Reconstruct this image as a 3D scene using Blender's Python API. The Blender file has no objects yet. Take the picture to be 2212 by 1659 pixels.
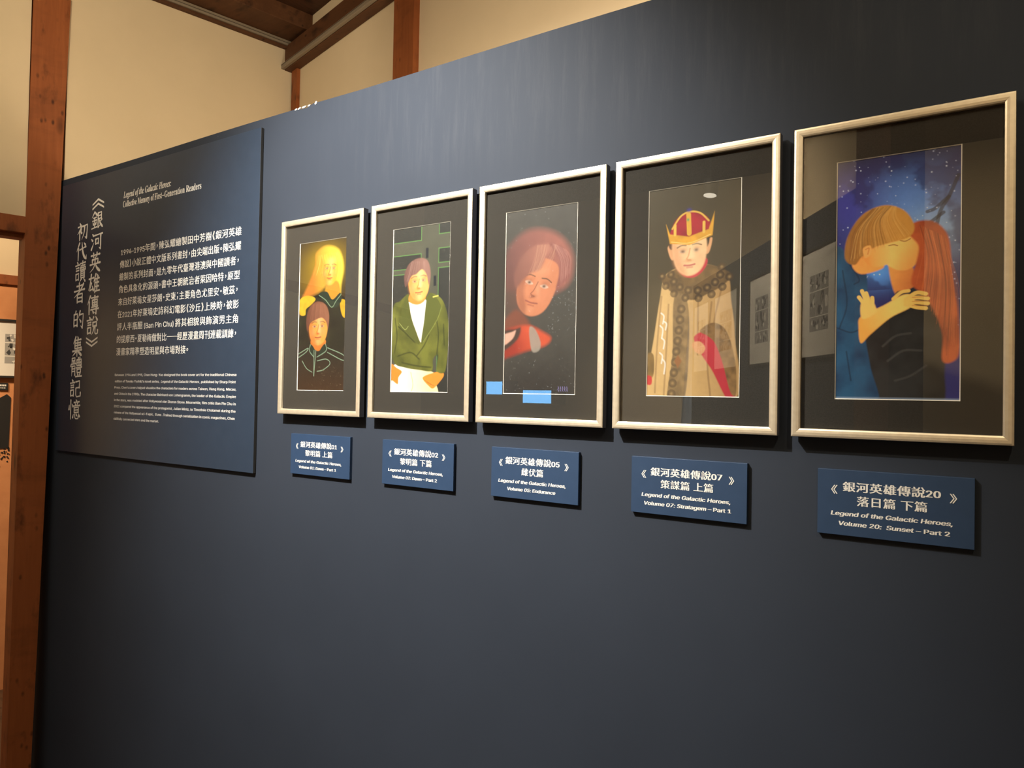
import bpy, bmesh, math, random, os
import numpy as np
from mathutils import Vector, Matrix

sc = bpy.context.scene
COL = sc.collection
R = math.radians

# ------------------------------------------------------------------ camera
F_PX, W_PX = 1534.0, 2212.0
YAW, PITCH, ROLL = R(-33.226), R(0.9495), R(1.0434)
EYE = Vector((0.0, 0.0, 1.6))
fw = Vector((math.sin(YAW) * math.cos(PITCH), math.cos(YAW) * math.cos(PITCH), math.sin(PITCH)))
rt = fw.cross(Vector((0, 0, 1))).normalized()
up = rt.cross(fw)
r2 = math.cos(ROLL) * rt + math.sin(ROLL) * up
u2 = -math.sin(ROLL) * rt + math.cos(ROLL) * up
cam_d = bpy.data.cameras.new('camera')
cam_d.sensor_fit = 'HORIZONTAL'
cam_d.sensor_width = 36.0
cam_d.lens = 36.0 * F_PX / W_PX
cam_d.clip_start = 0.02
cam = bpy.data.objects.new('camera', cam_d)
COL.objects.link(cam)
M3 = Matrix((r2, u2, -fw)).transposed()
cam.matrix_world = Matrix.Translation(EYE) @ M3.to_4x4()
sc.camera = cam

# ------------------------------------------------------------------ world, exposure, lamps and added fills
sc.view_settings.view_transform = 'Standard'
sc.view_settings.look = 'None'
sc.view_settings.exposure = 0.0
sc.view_settings.gamma = 1.0
sc.view_settings.use_curve_mapping = False
sc.cycles.use_denoising = True
sc.cycles.max_bounces = 10
sc.cycles.transparent_max_bounces = 16
sc.cycles.blur_glossy = 0.3

wd = bpy.data.worlds.new('world')
sc.world = wd
wd.use_nodes = True
wd.node_tree.nodes['Background'].inputs[0].default_value = (1.0, 0.80, 0.58, 1)
wd.node_tree.nodes['Background'].inputs[1].default_value = 0.02


def light(name, kind, loc, target, energy, color, **kw):
    d = bpy.data.lights.new(name, kind)
    d.energy = energy
    d.color = color
    for k, v in kw.items():
        setattr(d, k, v)
    o = bpy.data.objects.new(name, d)
    COL.objects.link(o)
    o.location = loc
    if target is not None:
        o.rotation_euler = (Vector(target) - Vector(loc)).to_track_quat('-Z', 'Y').to_euler()
    return o


SPOT_AT = Vector((-1.50, 0.06, 3.20))
SPOT_TO = Vector((-1.45, 1.53, 1.72))
light('picture_spot', 'SPOT', SPOT_AT + (SPOT_TO - SPOT_AT).normalized() * 0.02, SPOT_TO, 640, (1.0, 0.955, 0.86),
      spot_size=R(76), spot_blend=1.0, shadow_soft_size=0.022)
light('room_glow', 'AREA', (-1.7, -0.1, 3.45), (-1.9, 0.25, 0), 45, (1.0, 0.82, 0.58), shape='RECTANGLE', size=2.2, size_y=0.9)
light('left_wall_fill', 'SPOT', (-1.15, -0.75, 2.95), (-3.22, 2.1, 3.14), 150, (1.0, 0.86, 0.64), spot_size=R(40), spot_blend=0.7, shadow_soft_size=0.08)  # added fill without a fixture, brightens the upper left cream wall
light('cove_lamp', 'POINT', (-0.60, 1.68, 2.28), None, 28, (1.0, 0.84, 0.64), shadow_soft_size=0.05)
light('right_frame_fill', 'SPOT', (0.55, -0.35, 3.35), (-0.12, 1.53, 1.86), 60, (1.0, 0.80, 0.52), spot_size=R(36), spot_blend=1.0, shadow_soft_size=0.04)  # warm fill added to lift the rightmost painting and its frame
light('cloth_fill', 'SPOT', (-2.6, -1.6, 3.4), (-2.2, -3.3, 1.6), 160, (1.0, 0.92, 0.80), spot_size=R(60), spot_blend=0.8, shadow_soft_size=0.05)  # unseen fill, added so the cloth shows up mirrored in the glass
light('back_side_fill', 'SPOT', (0.5, -1.7, 3.4), (-0.1, -3.4, 2.0), 75, (1.0, 0.78, 0.50), spot_size=R(90), spot_blend=0.8, shadow_soft_size=0.05)  # added to warm the back wall mirrored in the rightmost glass
light('right_wall_fill', 'POINT', (-1.72, 1.80, 2.24), None, 14, (1.0, 0.84, 0.64), shadow_soft_size=0.05)  # extra fill added behind the partition, lifts the cream wall by the right post
light('rear_partition_fill', 'SPOT', (-2.3, -0.5, 3.4), (-1.35, -2.05, 2.15), 480, (1.0, 0.85, 0.62), spot_size=R(96), spot_blend=0.8, shadow_soft_size=0.05)  # added out of view to brighten the mirrored comic pages
light('far_room_side_fill', 'SPOT', (-4.25, 0.65, 3.0), (-5.05, 1.10, 1.0), 200, (1.0, 0.76, 0.50), spot_size=R(80), spot_blend=0.7, shadow_soft_size=0.04)  # fill added on the hidden far wall, feeds the text panel's sheen
light('far_room_lamp', 'SPOT', (-3.95, 1.25, 3.0), (-4.85, 1.95, 1.45), 80, (1.0, 0.76, 0.50), spot_size=R(95), spot_blend=0.7, shadow_soft_size=0.04)

# ------------------------------------------------------------------ helpers
def lin(c):
    c = np.asarray(c, float) / 255.0
    return np.where(c <= 0.04045, c / 12.92, ((c + 0.055) / 1.055) ** 2.4)


class NT:
    def __init__(s, name):
        s.m = bpy.data.materials.new(name)
        s.m.use_nodes = True
        s.t = s.m.node_tree
        s.b = s.t.nodes['Principled BSDF']

    def n(s, typ, **kw):
        nd = s.t.nodes.new(typ)
        for k, v in kw.items():
            if k.startswith('i_'):
                nd.inputs[k[2:].replace('_', ' ')].default_value = v
            else:
                setattr(nd, k, v)
        return nd

    def l(s, a, b):
        s.t.links.new(a, b)

    def ramp(s, fac, stops):
        r = s.n('ShaderNodeValToRGB')
        e = r.color_ramp.elements
        while len(e) < len(stops):
            e.new(0.5)
        for el, (p, c) in zip(e, stops):
            el.position = p
            el.color = tuple(c) + (1,) if len(c) == 3 else c
        s.l(fac, r.inputs[0])
        return r.outputs[0]

    def coords(s, scale=(1, 1, 1), rot=(0, 0, 0)):
        tc = s.n('ShaderNodeTexCoord')
        mp = s.n('ShaderNodeMapping')
        mp.inputs['Scale'].default_value = scale
        mp.inputs['Rotation'].default_value = rot
        s.l(tc.outputs['Object'], mp.inputs[0])
        return mp.outputs[0]

    def noise(s, vec, scale, detail=4, rough=0.55):
        nz = s.n('ShaderNodeTexNoise')
        nz.inputs['Scale'].default_value = scale
        nz.inputs['Detail'].default_value = detail
        nz.inputs['Roughness'].default_value = rough
        s.l(vec, nz.inputs['Vector'])
        return nz.outputs[0]

    def mix(s, fac, a, b, mode='MIX'):
        mx = s.n('ShaderNodeMix', data_type='RGBA', blend_type=mode)
        for sock, v in ((mx.inputs[0], fac), (mx.inputs[6], a), (mx.inputs[7], b)):
            if hasattr(v, 'is_linked') or hasattr(v, 'node'):
                s.l(v, sock)
            else:
                sock.default_value = v if isinstance(v, (int, float)) else (tuple(v) + (1,) if len(v) == 3 else v)
        return mx.outputs[2]

    def bump(s, h, strength=0.2, dist=0.002):
        b = s.n('ShaderNodeBump')
        b.inputs['Strength'].default_value = strength
        b.inputs['Distance'].default_value = dist
        s.l(h, b.inputs['Height'])
        s.l(b.outputs[0], s.b.inputs['Normal'])


def plain(name, rgb, rough=0.6, metal=0.0, spec=0.5):
    t = NT(name)
    t.b.inputs['Base Color'].default_value = tuple(rgb) + (1,)
    t.b.inputs['Roughness'].default_value = rough
    t.b.inputs['Metallic'].default_value = metal
    t.b.inputs['Specular IOR Level'].default_value = spec
    return t.m


def grainy(name, a, b, scale, rough=0.7, stretch=(1, 1, 1), bump=0.1, metal=0.0, spec=0.4):
    t = NT(name)
    v = t.coords(stretch)
    nz = t.noise(v, scale, 5)
    t.l(t.ramp(nz, [(0.3, a), (0.7, b)]), t.b.inputs['Base Color'])
    t.b.inputs['Roughness'].default_value = rough
    t.b.inputs['Metallic'].default_value = metal
    t.b.inputs['Specular IOR Level'].default_value = spec
    if bump:
        t.bump(nz, bump, 0.001)
    return t.m


def wood(name, dark, mid, lite, along='z', rough=0.62, stain=0.55):
    t = NT(name)
    st = {'z': (1, 1, 0.07), 'x': (0.07, 1, 1), 'y': (1, 0.07, 1)}[along]
    v = t.coords(st)
    fine = t.noise(v, 60, 6, 0.65)
    wide = t.noise(v, 9, 4, 0.6)
    col = t.ramp(fine, [(0.25, mid), (0.75, lite)])
    col = t.mix(t.ramp(wide, [(0.40, (0, 0, 0)), (0.75, (1, 1, 1))]), col, mid)
    v2 = t.coords(tuple(0.45 if q < 1 else 1 for q in st))
    blot = t.noise(v2, 13, 5, 0.6)
    col = t.mix(t.ramp(blot, [(0.56, (0, 0, 0)), (0.74, (stain,) * 3)]), col, dark)
    vo = t.n('ShaderNodeTexVoronoi')
    vo.inputs['Scale'].default_value = 7.0
    t.l(v2, vo.inputs['Vector'])
    col = t.mix(t.ramp(vo.outputs['Distance'], [(0.07, (0.8,) * 3), (0.17, (0, 0, 0))]), col, dark)
    v3 = t.coords(tuple(0.5 if q < 1 else 1 for q in st))
    sp = t.n('ShaderNodeTexVoronoi')
    sp.inputs['Scale'].default_value = 34.0
    t.l(v3, sp.inputs['Vector'])
    msk = t.ramp(t.noise(v2, 9, 3), [(0.50, (0, 0, 0)), (0.60, (1, 1, 1))])
    spk = t.mix(1.0, t.ramp(sp.outputs['Distance'], [(0.10, (0.85,) * 3), (0.26, (0, 0, 0))]), msk, 'MULTIPLY')
    col = t.mix(spk, col, dark)
    smear = t.noise(t.coords(tuple(1.6 if q < 1 else 0.5 for q in st)), 6, 5, 0.6)
    col = t.mix(t.ramp(smear, [(0.52, (0, 0, 0)), (0.72, (0.28,) * 3)]), col, dark)
    t.l(col, t.b.inputs['Base Color'])
    t.b.inputs['Roughness'].default_value = rough
    t.b.inputs['Specular IOR Level'].default_value = 0.3
    t.bump(fine, 0.25, 0.002)
    return t.m


def navy_paint():
    t = NT('navy_wall_paint')
    tc = t.n('ShaderNodeTexCoord')
    v = tc.outputs['Object']
    big = t.noise(v, 1.7, 3)
    col = t.ramp(big, [(0.3, NAVY * 0.93), (0.7, NAVY * 1.07)])
    mp = t.n('ShaderNodeMapping')
    mp.inputs['Scale'].default_value = (7, 1, 0.55)
    t.l(v, mp.inputs[0])
    streak = t.noise(mp.outputs[0], 4.5, 9, 0.78)
    # wiped chalky band above the picture frames: fades out in world position
    sx = t.n('ShaderNodeSeparateXYZ')
    t.l(v, sx.inputs[0])
    mz = t.n('ShaderNodeMapRange', interpolation_type='SMOOTHSTEP')
    mz.inputs[1].default_value, mz.inputs[2].default_value = 2.13, 2.33
    t.l(sx.outputs[2], mz.inputs[0])
    mxr = t.n('ShaderNodeMapRange', interpolation_type='SMOOTHSTEP')
    mxr.inputs[1].default_value, mxr.inputs[2].default_value = -1.95, -1.3
    t.l(sx.outputs[0], mxr.inputs[0])
    mm = t.n('ShaderNodeMath', operation='MULTIPLY')
    t.l(mz.outputs[0], mm.inputs[0])
    t.l(mxr.outputs[0], mm.inputs[1])
    mm2 = t.n('ShaderNodeMath', operation='MULTIPLY')
    t.l(mm.outputs[0], mm2.inputs[0])
    t.l(t.ramp(streak, [(0.48, (0, 0, 0)), (0.85, (0.17,) * 3)]), mm2.inputs[1])
    col = t.mix(mm2.outputs[0], col, (0.15, 0.15, 0.16))
    vo = t.n('ShaderNodeTexVoronoi')
    vo.inputs['Scale'].default_value = 5.0
    t.l(v, vo.inputs['Vector'])
    col = t.mix(t.ramp(vo.outputs['Distance'], [(0.010, (0.7,) * 3), (0.016, (0, 0, 0))]), col, (0.3, 0.31, 0.33))
    t.l(col, t.b.inputs['Base Color'])
    t.b.inputs['Roughness'].default_value = 0.66
    t.b.inputs['Specular IOR Level'].default_value = 0.16
    t.bump(t.noise(v, 240, 3), 0.12, 0.0006)
    return t.m


def glass_mat():
    t = NT('picture_glass')
    t.t.nodes.remove(t.b)
    out = [n for n in t.t.nodes if n.type == 'OUTPUT_MATERIAL'][0]
    g = t.n('ShaderNodeNewGeometry')
    dot = t.n('ShaderNodeVectorMath', operation='DOT_PRODUCT')
    t.l(g.outputs['Incoming'], dot.inputs[0])
    t.l(g.outputs['Normal'], dot.inputs[1])
    ab = t.n('ShaderNodeMath', operation='ABSOLUTE')
    t.l(dot.outputs['Value'], ab.inputs[0])
    sub = t.n('ShaderNodeMath', operation='SUBTRACT')
    sub.inputs[0].default_value = 1.0
    t.l(ab.outputs[0], sub.inputs[1])
    pw = t.n('ShaderNodeMath', operation='POWER')
    pw.inputs[1].default_value = 5.0
    t.l(sub.outputs[0], pw.inputs[0])
    ma = t.n('ShaderNodeMath', operation='MULTIPLY_ADD')
    ma.inputs[1].default_value, ma.inputs[2].default_value = 0.955, 0.045
    t.l(pw.outputs[0], ma.inputs[0])
    tr = t.n('ShaderNodeBsdfTransparent')
    gl = t.n('ShaderNodeBsdfGlossy')
    gl.inputs['Roughness'].default_value = 0.0
    mx = t.n('ShaderNodeMixShader')
    t.l(ma.outputs[0], mx.inputs[0])
    t.l(tr.outputs[0], mx.inputs[1])
    t.l(gl.outputs[0], mx.inputs[2])
    t.l(mx.outputs[0], out.inputs[0])
    return t.m


def emit(name, rgb, s):
    t = NT(name)
    t.b.inputs['Base Color'].default_value = tuple(rgb) + (1,)
    t.b.inputs['Emission Color'].default_value = tuple(rgb) + (1,)
    t.b.inputs['Emission Strength'].default_value = s
    return t.m


NAVY = np.array((0.0305, 0.0380, 0.0545))
M = dict(
    navy=navy_paint(),
    panel=grainy('panel_print', (0.022, 0.036, 0.062), (0.025, 0.040, 0.068), 30, 0.34, bump=0.03, spec=0.5),
    plaque=grainy('plaque_print', (0.021, 0.046, 0.100), (0.024, 0.051, 0.110), 40, 0.5, bump=0.03),
    cream=grainy('cream_plaster', (0.66, 0.53, 0.34), (0.72, 0.58, 0.38), 2.2, 0.85, bump=0.05),
    post=wood('aged_red_wood', (0.035, 0.010, 0.003), (0.24, 0.067, 0.017), (0.34, 0.102, 0.028), 'z', stain=0.75),
    beam=wood('dark_beam_wood', (0.016, 0.006, 0.003), (0.085, 0.033, 0.012), (0.13, 0.053, 0.020), 'x', stain=0.85),
    ceil=wood('ceiling_boards', (0.02, 0.008, 0.004), (0.06, 0.024, 0.010), (0.10, 0.04, 0.018), 'y'),
    floorw=wood('floor_boards', (0.02, 0.010, 0.006), (0.08, 0.04, 0.02), (0.12, 0.06, 0.03), 'x'),
    duct=plain('beige_plastic_duct', (0.24, 0.19, 0.13), 0.55),
    duct_groove=plain('duct_groove', (0.08, 0.06, 0.04), 0.7),
    chip=plain('bare_plaster_chip', (0.85, 0.83, 0.80), 0.9),
    silver=grainy('champagne_moulding', (0.80, 0.69, 0.52), (0.90, 0.79, 0.60), 25, 0.36, (3, 3, 3), 0.03, 0.68, 0.6),
    silver_side=plain('moulding_side', (0.17, 0.17, 0.18), 0.45, 0.4),
    lip=plain('rebate_black', (0.02, 0.016, 0.014), 0.7),
    glass=glass_mat(),
    mat=grainy('charcoal_mat_board', (0.030, 0.028, 0.024), (0.042, 0.039, 0.034), 420, 0.92, bump=0.15, spec=0.15),
    core=plain('mat_core_white', (0.86, 0.82, 0.72), 0.8),
    letter=plain('white_lettering', (0.80, 0.78, 0.74), 0.7),
    orange=grainy('orange_plaster', (0.60, 0.25, 0.10), (0.70, 0.31, 0.13), 9, 0.9, bump=0.2),
    black=plain('matt_black', (0.015, 0.014, 0.013), 0.6),
    paper=plain('white_paper', (0.80, 0.77, 0.70), 0.8),
    ink=plain('ink', (0.05, 0.05, 0.05), 0.8),
    tone=plain('ink_tone', (0.35, 0.34, 0.32), 0.8),
    screen=emit('blue_screen', (0.16, 0.52, 1.0), 13.0),
    lens=emit('lamp_lens', (1.0, 0.9, 0.72), 8.0),
    metal=plain('lamp_black_metal', (0.03, 0.03, 0.03), 0.4, 0.6),
    steel=plain('nail_steel', (0.75, 0.73, 0.68), 0.3, 0.9),
    cloth=plain('pale_blue_cloth', (0.55, 0.68, 0.85), 0.9),
)


def meta(o, label=None, cat=None, group=None, kind=None):
    if label: o['label'] = label
    if cat: o['category'] = cat
    if group: o['group'] = group
    if kind: o['kind'] = kind
    return o


def obj(name, bm, mat, parent=None, smooth=False):
    me = bpy.data.meshes.new(name)
    if isinstance(bm, bmesh.types.BMesh):
        bmesh.ops.recalc_face_normals(bm, faces=bm.faces)
        bm.to_mesh(me)
        bm.free()
    else:
        me.from_pydata(bm[0], [], bm[1])
    for m in (mat if isinstance(mat, (list, tuple)) else [mat]):
        me.materials.append(m)
    if smooth:
        for p in me.polygons:
            p.use_smooth = True
    o = bpy.data.objects.new(name, me)
    COL.objects.link(o)
    if parent is not None:
        o.parent = parent
    return o


def thing(name, label, cat, loc=(0, 0, 0), group=None, rz=0.0):
    o = bpy.data.objects.new(name, None)
    o.empty_display_size = 0.05
    COL.objects.link(o)
    o.location = loc
    o.rotation_euler = (0, 0, rz)
    return meta(o, label, cat, group)


WX = (Vector((1, 0, 0)), Vector((0, 1, 0)), Vector((0, 0, 1)), Vector((0, 0, 0)))


def box(bm, a0, a1, b0, b1, c0, c1, basis=WX, bevel=0.0, mi=0):
    A, B, C_, O = basis
    vs = [bm.verts.new(O + A * a + B * b + C_ * c) for a in (a0, a1) for b in (b0, b1) for c in (c0, c1)]
    fs = [bm.faces.new([vs[i] for i in q]) for q in
          ((0, 1, 3, 2), (4, 6, 7, 5), (0, 4, 5, 1), (2, 3, 7, 6), (0, 2, 6, 4), (1, 5, 7, 3))]
    for f in fs:
        f.material_index = mi
    if bevel:
        es = list({e for f in fs for e in f.edges})
        bmesh.ops.bevel(bm, geom=es, offset=bevel, segments=2, affect='EDGES', profile=0.5)
    return bm


def boxo(name, mat, dims, basis=WX, bevel=0.0, parent=None):
    return obj(name, box(bmesh.new(), *dims, basis=basis, bevel=bevel), mat, parent)


def prism(bm, pts, y0, y1, basis=WX, mi=0):
    """outline in the (a,c) plane extruded along b"""
    A, B, C_, O = basis
    lo = [bm.verts.new(O + A * p[0] + C_ * p[1] + B * y0) for p in pts]
    hi = [bm.verts.new(O + A * p[0] + C_ * p[1] + B * y1) for p in pts]
    n = len(pts)
    fs = [bm.faces.new(lo), bm.faces.new(hi[::-1])]
    for i in range(n):
        fs.append(bm.faces.new((lo[i], hi[i], hi[(i + 1) % n], lo[(i + 1) % n])))
    for f in fs:
        f.material_index = mi
    return bm


def cyl(bm, p, q, r0, r1=None, seg=20):
    p, q = Vector(p), Vector(q)
    r1 = r0 if r1 is None else r1
    d = (q - p)
    mtx = Matrix.Translation((p + q) / 2) @ d.to_track_quat('Z', 'Y').to_matrix().to_4x4()
    bmesh.ops.create_cone(bm, cap_ends=True, segments=seg, radius1=r0, radius2=r1, depth=d.length, matrix=mtx)
    return bm


# ------------------------------------------------------------------ the room
CORNER = Vector((-3.15577, 2.57789, 0))
dL, nL = Vector((0.22495, 0.97437, 0)), Vector((-0.97437, 0.22495, 0))
dR, nR = Vector((0.96815, -0.25038, 0)), Vector((0.25038, 0.96815, 0))
UP = Vector((0, 0, 1))
BL = (dL, nL, UP, CORNER)      # along the left wall, outwards through it, up
BR = (dR, nR, UP, CORNER)
ZC = 3.60                      # ceiling
ZF = -0.20                     # floor


def struct(o, label, cat='wall'):
    return meta(o, label, cat, kind='structure')


# navy display partition with its chipped top edge
random.seed(4)
top = [(-3.57, 2.523)]
x = -3.3
while x < 1.55:
    top.append((x, 2.5215 + 0.0012 * math.sin(x * 5)))
    x += 0.17
    if -1.95 < x < -1.60:
        x -= 0.14
bump = {(-1.87, -1.80): -0.004, (-1.80, -1.74): 0.003, (-1.74, -1.66): 0.009, (-1.66, -1.60): 0.005}
tp = []
for (a, z) in top:
    for (p, q), d in bump.items():
        if p <= a < q:
            z += d + random.uniform(-0.002, 0.002)
    tp.append((a, z))
outline = [(-3.57, ZF)] + tp + [(1.55, 2.52), (1.55, ZF)]
bm = prism(bmesh.new(), outline, 1.53, 1.555)
wall_front = struct(obj('wall_front', bm, M['navy']), 'navy painted display partition wall behind the five framed paintings')
chips = []
for i, (a, w, h) in enumerate([(-1.862, 0.012, 0.005), (-1.846, 0.016, 0.006), (-1.824, 0.022, 0.006), (-1.800, 0.014, 0.005), (-1.768, 0.010, 0.010)]):
    bm = bmesh.new()
    z = 2.519 + (0.001 if i < 4 else 0.003)
    pts = [(a - w * .5, z - h * .3), (a - w * .2, z - h * .55), (a + w * .3, z - h * .3), (a + w * .55, z + h * .25), (a + w * .1, z + h * .5), (a - w * .35, z + h * .2)]
    chips.append(obj('plaster_chip', prism(bm, pts, 1.5285, 1.5305), M['chip'], wall_front))

struct(boxo('wall_left', M['cream'], (-1.075, 0.0, 0.012, 0.11, ZF, ZC), BL), 'cream plaster wall panel between the big left post and the room corner')
struct(boxo('wall_left_upper', M['cream'], (-4.6, -1.215, 0.012, 0.11, 2.33, ZC), BL), 'cream plaster panel above the doorway left of the big post')
struct(boxo('wall_left_lower', M['cream'], (-4.6, -2.6, 0.012, 0.11, ZF, 2.262), BL), 'cream plaster wall beyond the doorway, outside the picture')
struct(boxo('wall_right', M['cream'], (-0.02, 4.12, 0.0, 0.10, ZF, ZC), BR), 'cream plaster wall rising behind the navy partition')


def post(name, s_lo, s_hi, z0, z1, basis, o0, o1, mat, label, bevel=0.004):
    A, B, C_, O = basis
    bm = bmesh.new()
    n = 9
    rings = []
    for k in range(n):
        f = k / (n - 1)
        z = z0 + (z1 - z0) * f
        a = s_lo[0] + (s_lo[1] - s_lo[0]) * f
        b = s_hi[0] + (s_hi[1] - s_hi[0]) * f
        rings.append([bm.verts.new(O + A * p + B * q + C_ * z) for p, q in ((a, o0), (b, o0), (b, o1), (a, o1))])
    for k in range(n - 1):
        for i in range(4):
            bm.faces.new((rings[k][i], rings[k][(i + 1) % 4], rings[k + 1][(i + 1) % 4], rings[k + 1][i]))
    bm.faces.new(rings[0][::-1])
    bm.faces.new(rings[-1])
    return meta(obj(name, bm, mat), label, 'wooden post' if 'post' in label else 'wooden beam', kind='structure')


p1 = post('trim_1', (-1.228, -1.210), (-1.142, -1.072), ZF, 3.335, BL, 0.0, 0.14, M['post'], 'thick reddish brown wooden post left of the text panel')
p1b = post('trim_2', (-1.210, -1.208), (-1.072, -1.068), 3.338, ZC, BL, 0.001, 0.14, M['post'], 'short post head joined on top of the thick left wooden post')
meta(boxo('trim_3', M['post'], (-4.6, -1.205, 0.004, 0.13, 2.262, 2.334), BL, 0.003), 'reddish wooden lintel over the doorway at the left edge', 'wooden beam', kind='structure')
meta(boxo('trim_4', M['post'], (-2.6, -1.205, 0.045, 0.115, 2.246, 2.262), BL), 'thin grooved strip under the wooden lintel at the left edge', 'trim', kind='structure')
meta(boxo('trim_5', M['beam'], (-4.6, 0.0, -0.20, 0.012, 3.512, ZC), BL, 0.003), 'broad dark wooden beam along the top of the left cream wall', 'wooden beam', kind='structure')
meta(boxo('trim_6', M['beam'], (-1.07, 0.0, -0.012, 0.012, 3.470, 3.484), BL, 0.002), 'thin brown moulding under the cable duct on the left wall', 'trim', kind='structure')
meta(boxo('trim_7', M['beam'], (-0.055, 4.12, -0.055, 0.0, 3.356, 3.488), BR, 0.004), 'dark wooden beam running along the right cream wall', 'wooden beam', kind='structure')
post('trim_8', (1.046, 1.042), (1.192, 1.197), ZF, 3.356, BR, -0.03, 0.02, M['post'], 'reddish wooden post set in the right cream wall above the partition')
post('trim_9', (0.008, 0.004), (0.040, 0.066), ZF, 3.356, BR, -0.02, 0.02, M['post'], 'narrow cracked corner post under the right beam')

# two cable ducts below the beams
t = thing('cable_duct', 'beige cable duct under the broad beam on the left cream wall', 'cable duct', CORNER, 'cable ducts under the beams')
BLo = (dL, nL, UP, Vector((0, 0, 0)))
BRo = (dR, nR, UP, Vector((0, 0, 0)))
boxo('channel', M['duct'], (-1.07, -0.005, -0.022, 0.012, 3.484, 3.511), BLo, 0.003, t)
boxo('groove', M['duct_groove'], (-1.07, -0.005, -0.0232, -0.02, 3.4945, 3.4975), BLo, 0, t)
t = thing('cable_duct', 'beige cable duct along the foot of the right hand beam', 'cable duct', CORNER, 'cable ducts under the beams')
boxo('channel', M['duct'], (-0.085, 4.0, -0.075, -0.056, 3.358, 3.384), BRo, 0.003, t)
boxo('groove', M['duct_groove'], (-0.085, 4.0, -0.0765, -0.074, 3.3765, 3.3790), BRo, 0, t)

# room beyond the doorway at the left edge
OF = 1.5
struct(boxo('wall_far', M['cream'], (-3.2, 1.0, OF, OF + 0.1, ZF, ZC), BL), 'pale wall of the next room seen through the doorway')
struct(boxo('wall_far_lower', M['orange'], (-1.9, 1.0, OF - 0.012, OF, ZF, 2.207), BL), 'orange plastered lower wall of the next room')
meta(boxo('trim_10', M['post'], (-3.2, 1.0, OF - 0.03, OF, 2.207, 2.265), BL, 0.003), 'wooden rail across the wall of the next room', 'trim', kind='structure')

struct(boxo('floor', M['floorw'], (-6.5, 2.2, -3.5, 5.0, ZF - 0.05, ZF)), 'dark wooden floor of the gallery', 'floor')
struct(boxo('ceiling', M['ceil'], (-6.5, 2.2, -3.5, 5.0, ZC, ZC + 0.05)), 'dark wooden ceiling above the beams', 'ceiling')
# behind the viewer (seen mirrored in the picture glass): a second navy partition standing obliquely
eD, eN = Vector((-0.5477, -0.8367, 0)), Vector((0.8367, -0.5477, 0))
REAR = Vector((-0.3125, -0.4525, 0))                    # its free end, beside the viewer
BREAR = (eD, eN, UP, REAR)
struct(boxo('wall_rear', M['navy'], (0.31, 3.40, 0.0, 0.04, ZF, 2.63), BREAR), 'navy partition behind the viewer, mirrored in the picture glass')
struct(boxo('wall_rear_upper', M['cream'], (0.31, 1.15, 0.07, 0.14, ZF, ZC), BREAR), 'cream wall above the rear partition, mirrored in the picture glass')
meta(boxo('trim_11', M['beam'], (0.0, 0.31, -0.01, 0.14, ZF, ZC), BREAR), 'dark post at the end of the rear partition, mirrored in the rightmost glass', 'wooden post', kind='structure')
struct(boxo('wall_back', M['cream'], (-6.5, 2.2, -3.5, -3.4, ZF, ZC)), 'cream back wall of the gallery behind the viewer')
struct(boxo('wall_end', M['cream'], (2.1, 2.2, -3.4, 1.9, ZF, ZC)), 'cream wall closing the gallery on the right')

# ------------------------------------------------------------------ lettering
_fonts = {}


def font(kind):
    if kind not in _fonts:
        f = None
        try:
            f = bpy.data.fonts.load(os.path.join(bpy.utils.resource_path('LOCAL'), 'datafiles', 'fonts', 'Inter.woff2'))
        except Exception:
            f = None
        _fonts[kind] = f
    return _fonts[kind]


_cache = {}


def shape(body, sans=True):
    """outline faces of a string at size 1: (verts Nx2, faces, x0, x1, y0, y1, advance)"""
    k = (body, sans)
    if k in _cache:
        return _cache[k]
    c = bpy.data.curves.new('text', 'FONT')
    c.body = body
    c.size = 1.0
    c.resolution_u = 3
    if sans and max(map(ord, body)) < 0x2100 and font('sans'):
        c.font = font('sans')
    o = bpy.data.objects.new('text', c)
    COL.objects.link(o)
    dg = bpy.context.evaluated_depsgraph_get()
    me = bpy.data.meshes.new_from_object(o.evaluated_get(dg))
    v = np.empty(len(me.vertices) * 3)
    me.vertices.foreach_get('co', v)
    v = v.reshape(-1, 3)[:, :2]
    f = [tuple(p.vertices) for p in me.polygons]
    bpy.data.objects.remove(o)
    bpy.data.curves.remove(c)
    bpy.data.meshes.remove(me)
    if len(v) == 0:
        v = np.zeros((1, 2))
        f = []
    _cache[k] = (v, f, v[:, 0].min(), v[:, 0].max(), v[:, 1].min(), v[:, 1].max())
    return _cache[k]


def math_alpha(s, italic):
    o = ''
    for ch in s:
        if italic and ch == 'h':
            o += '\u210e'
        elif 'a' <= ch <= 'z':
            o += chr((0x1D44E if italic else 0x1D41A) + ord(ch) - 97)
        elif 'A' <= ch <= 'Z':
            o += chr((0x1D434 if italic else 0x1D400) + ord(ch) - 65)
        else:
            o += ch
    return o


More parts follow.
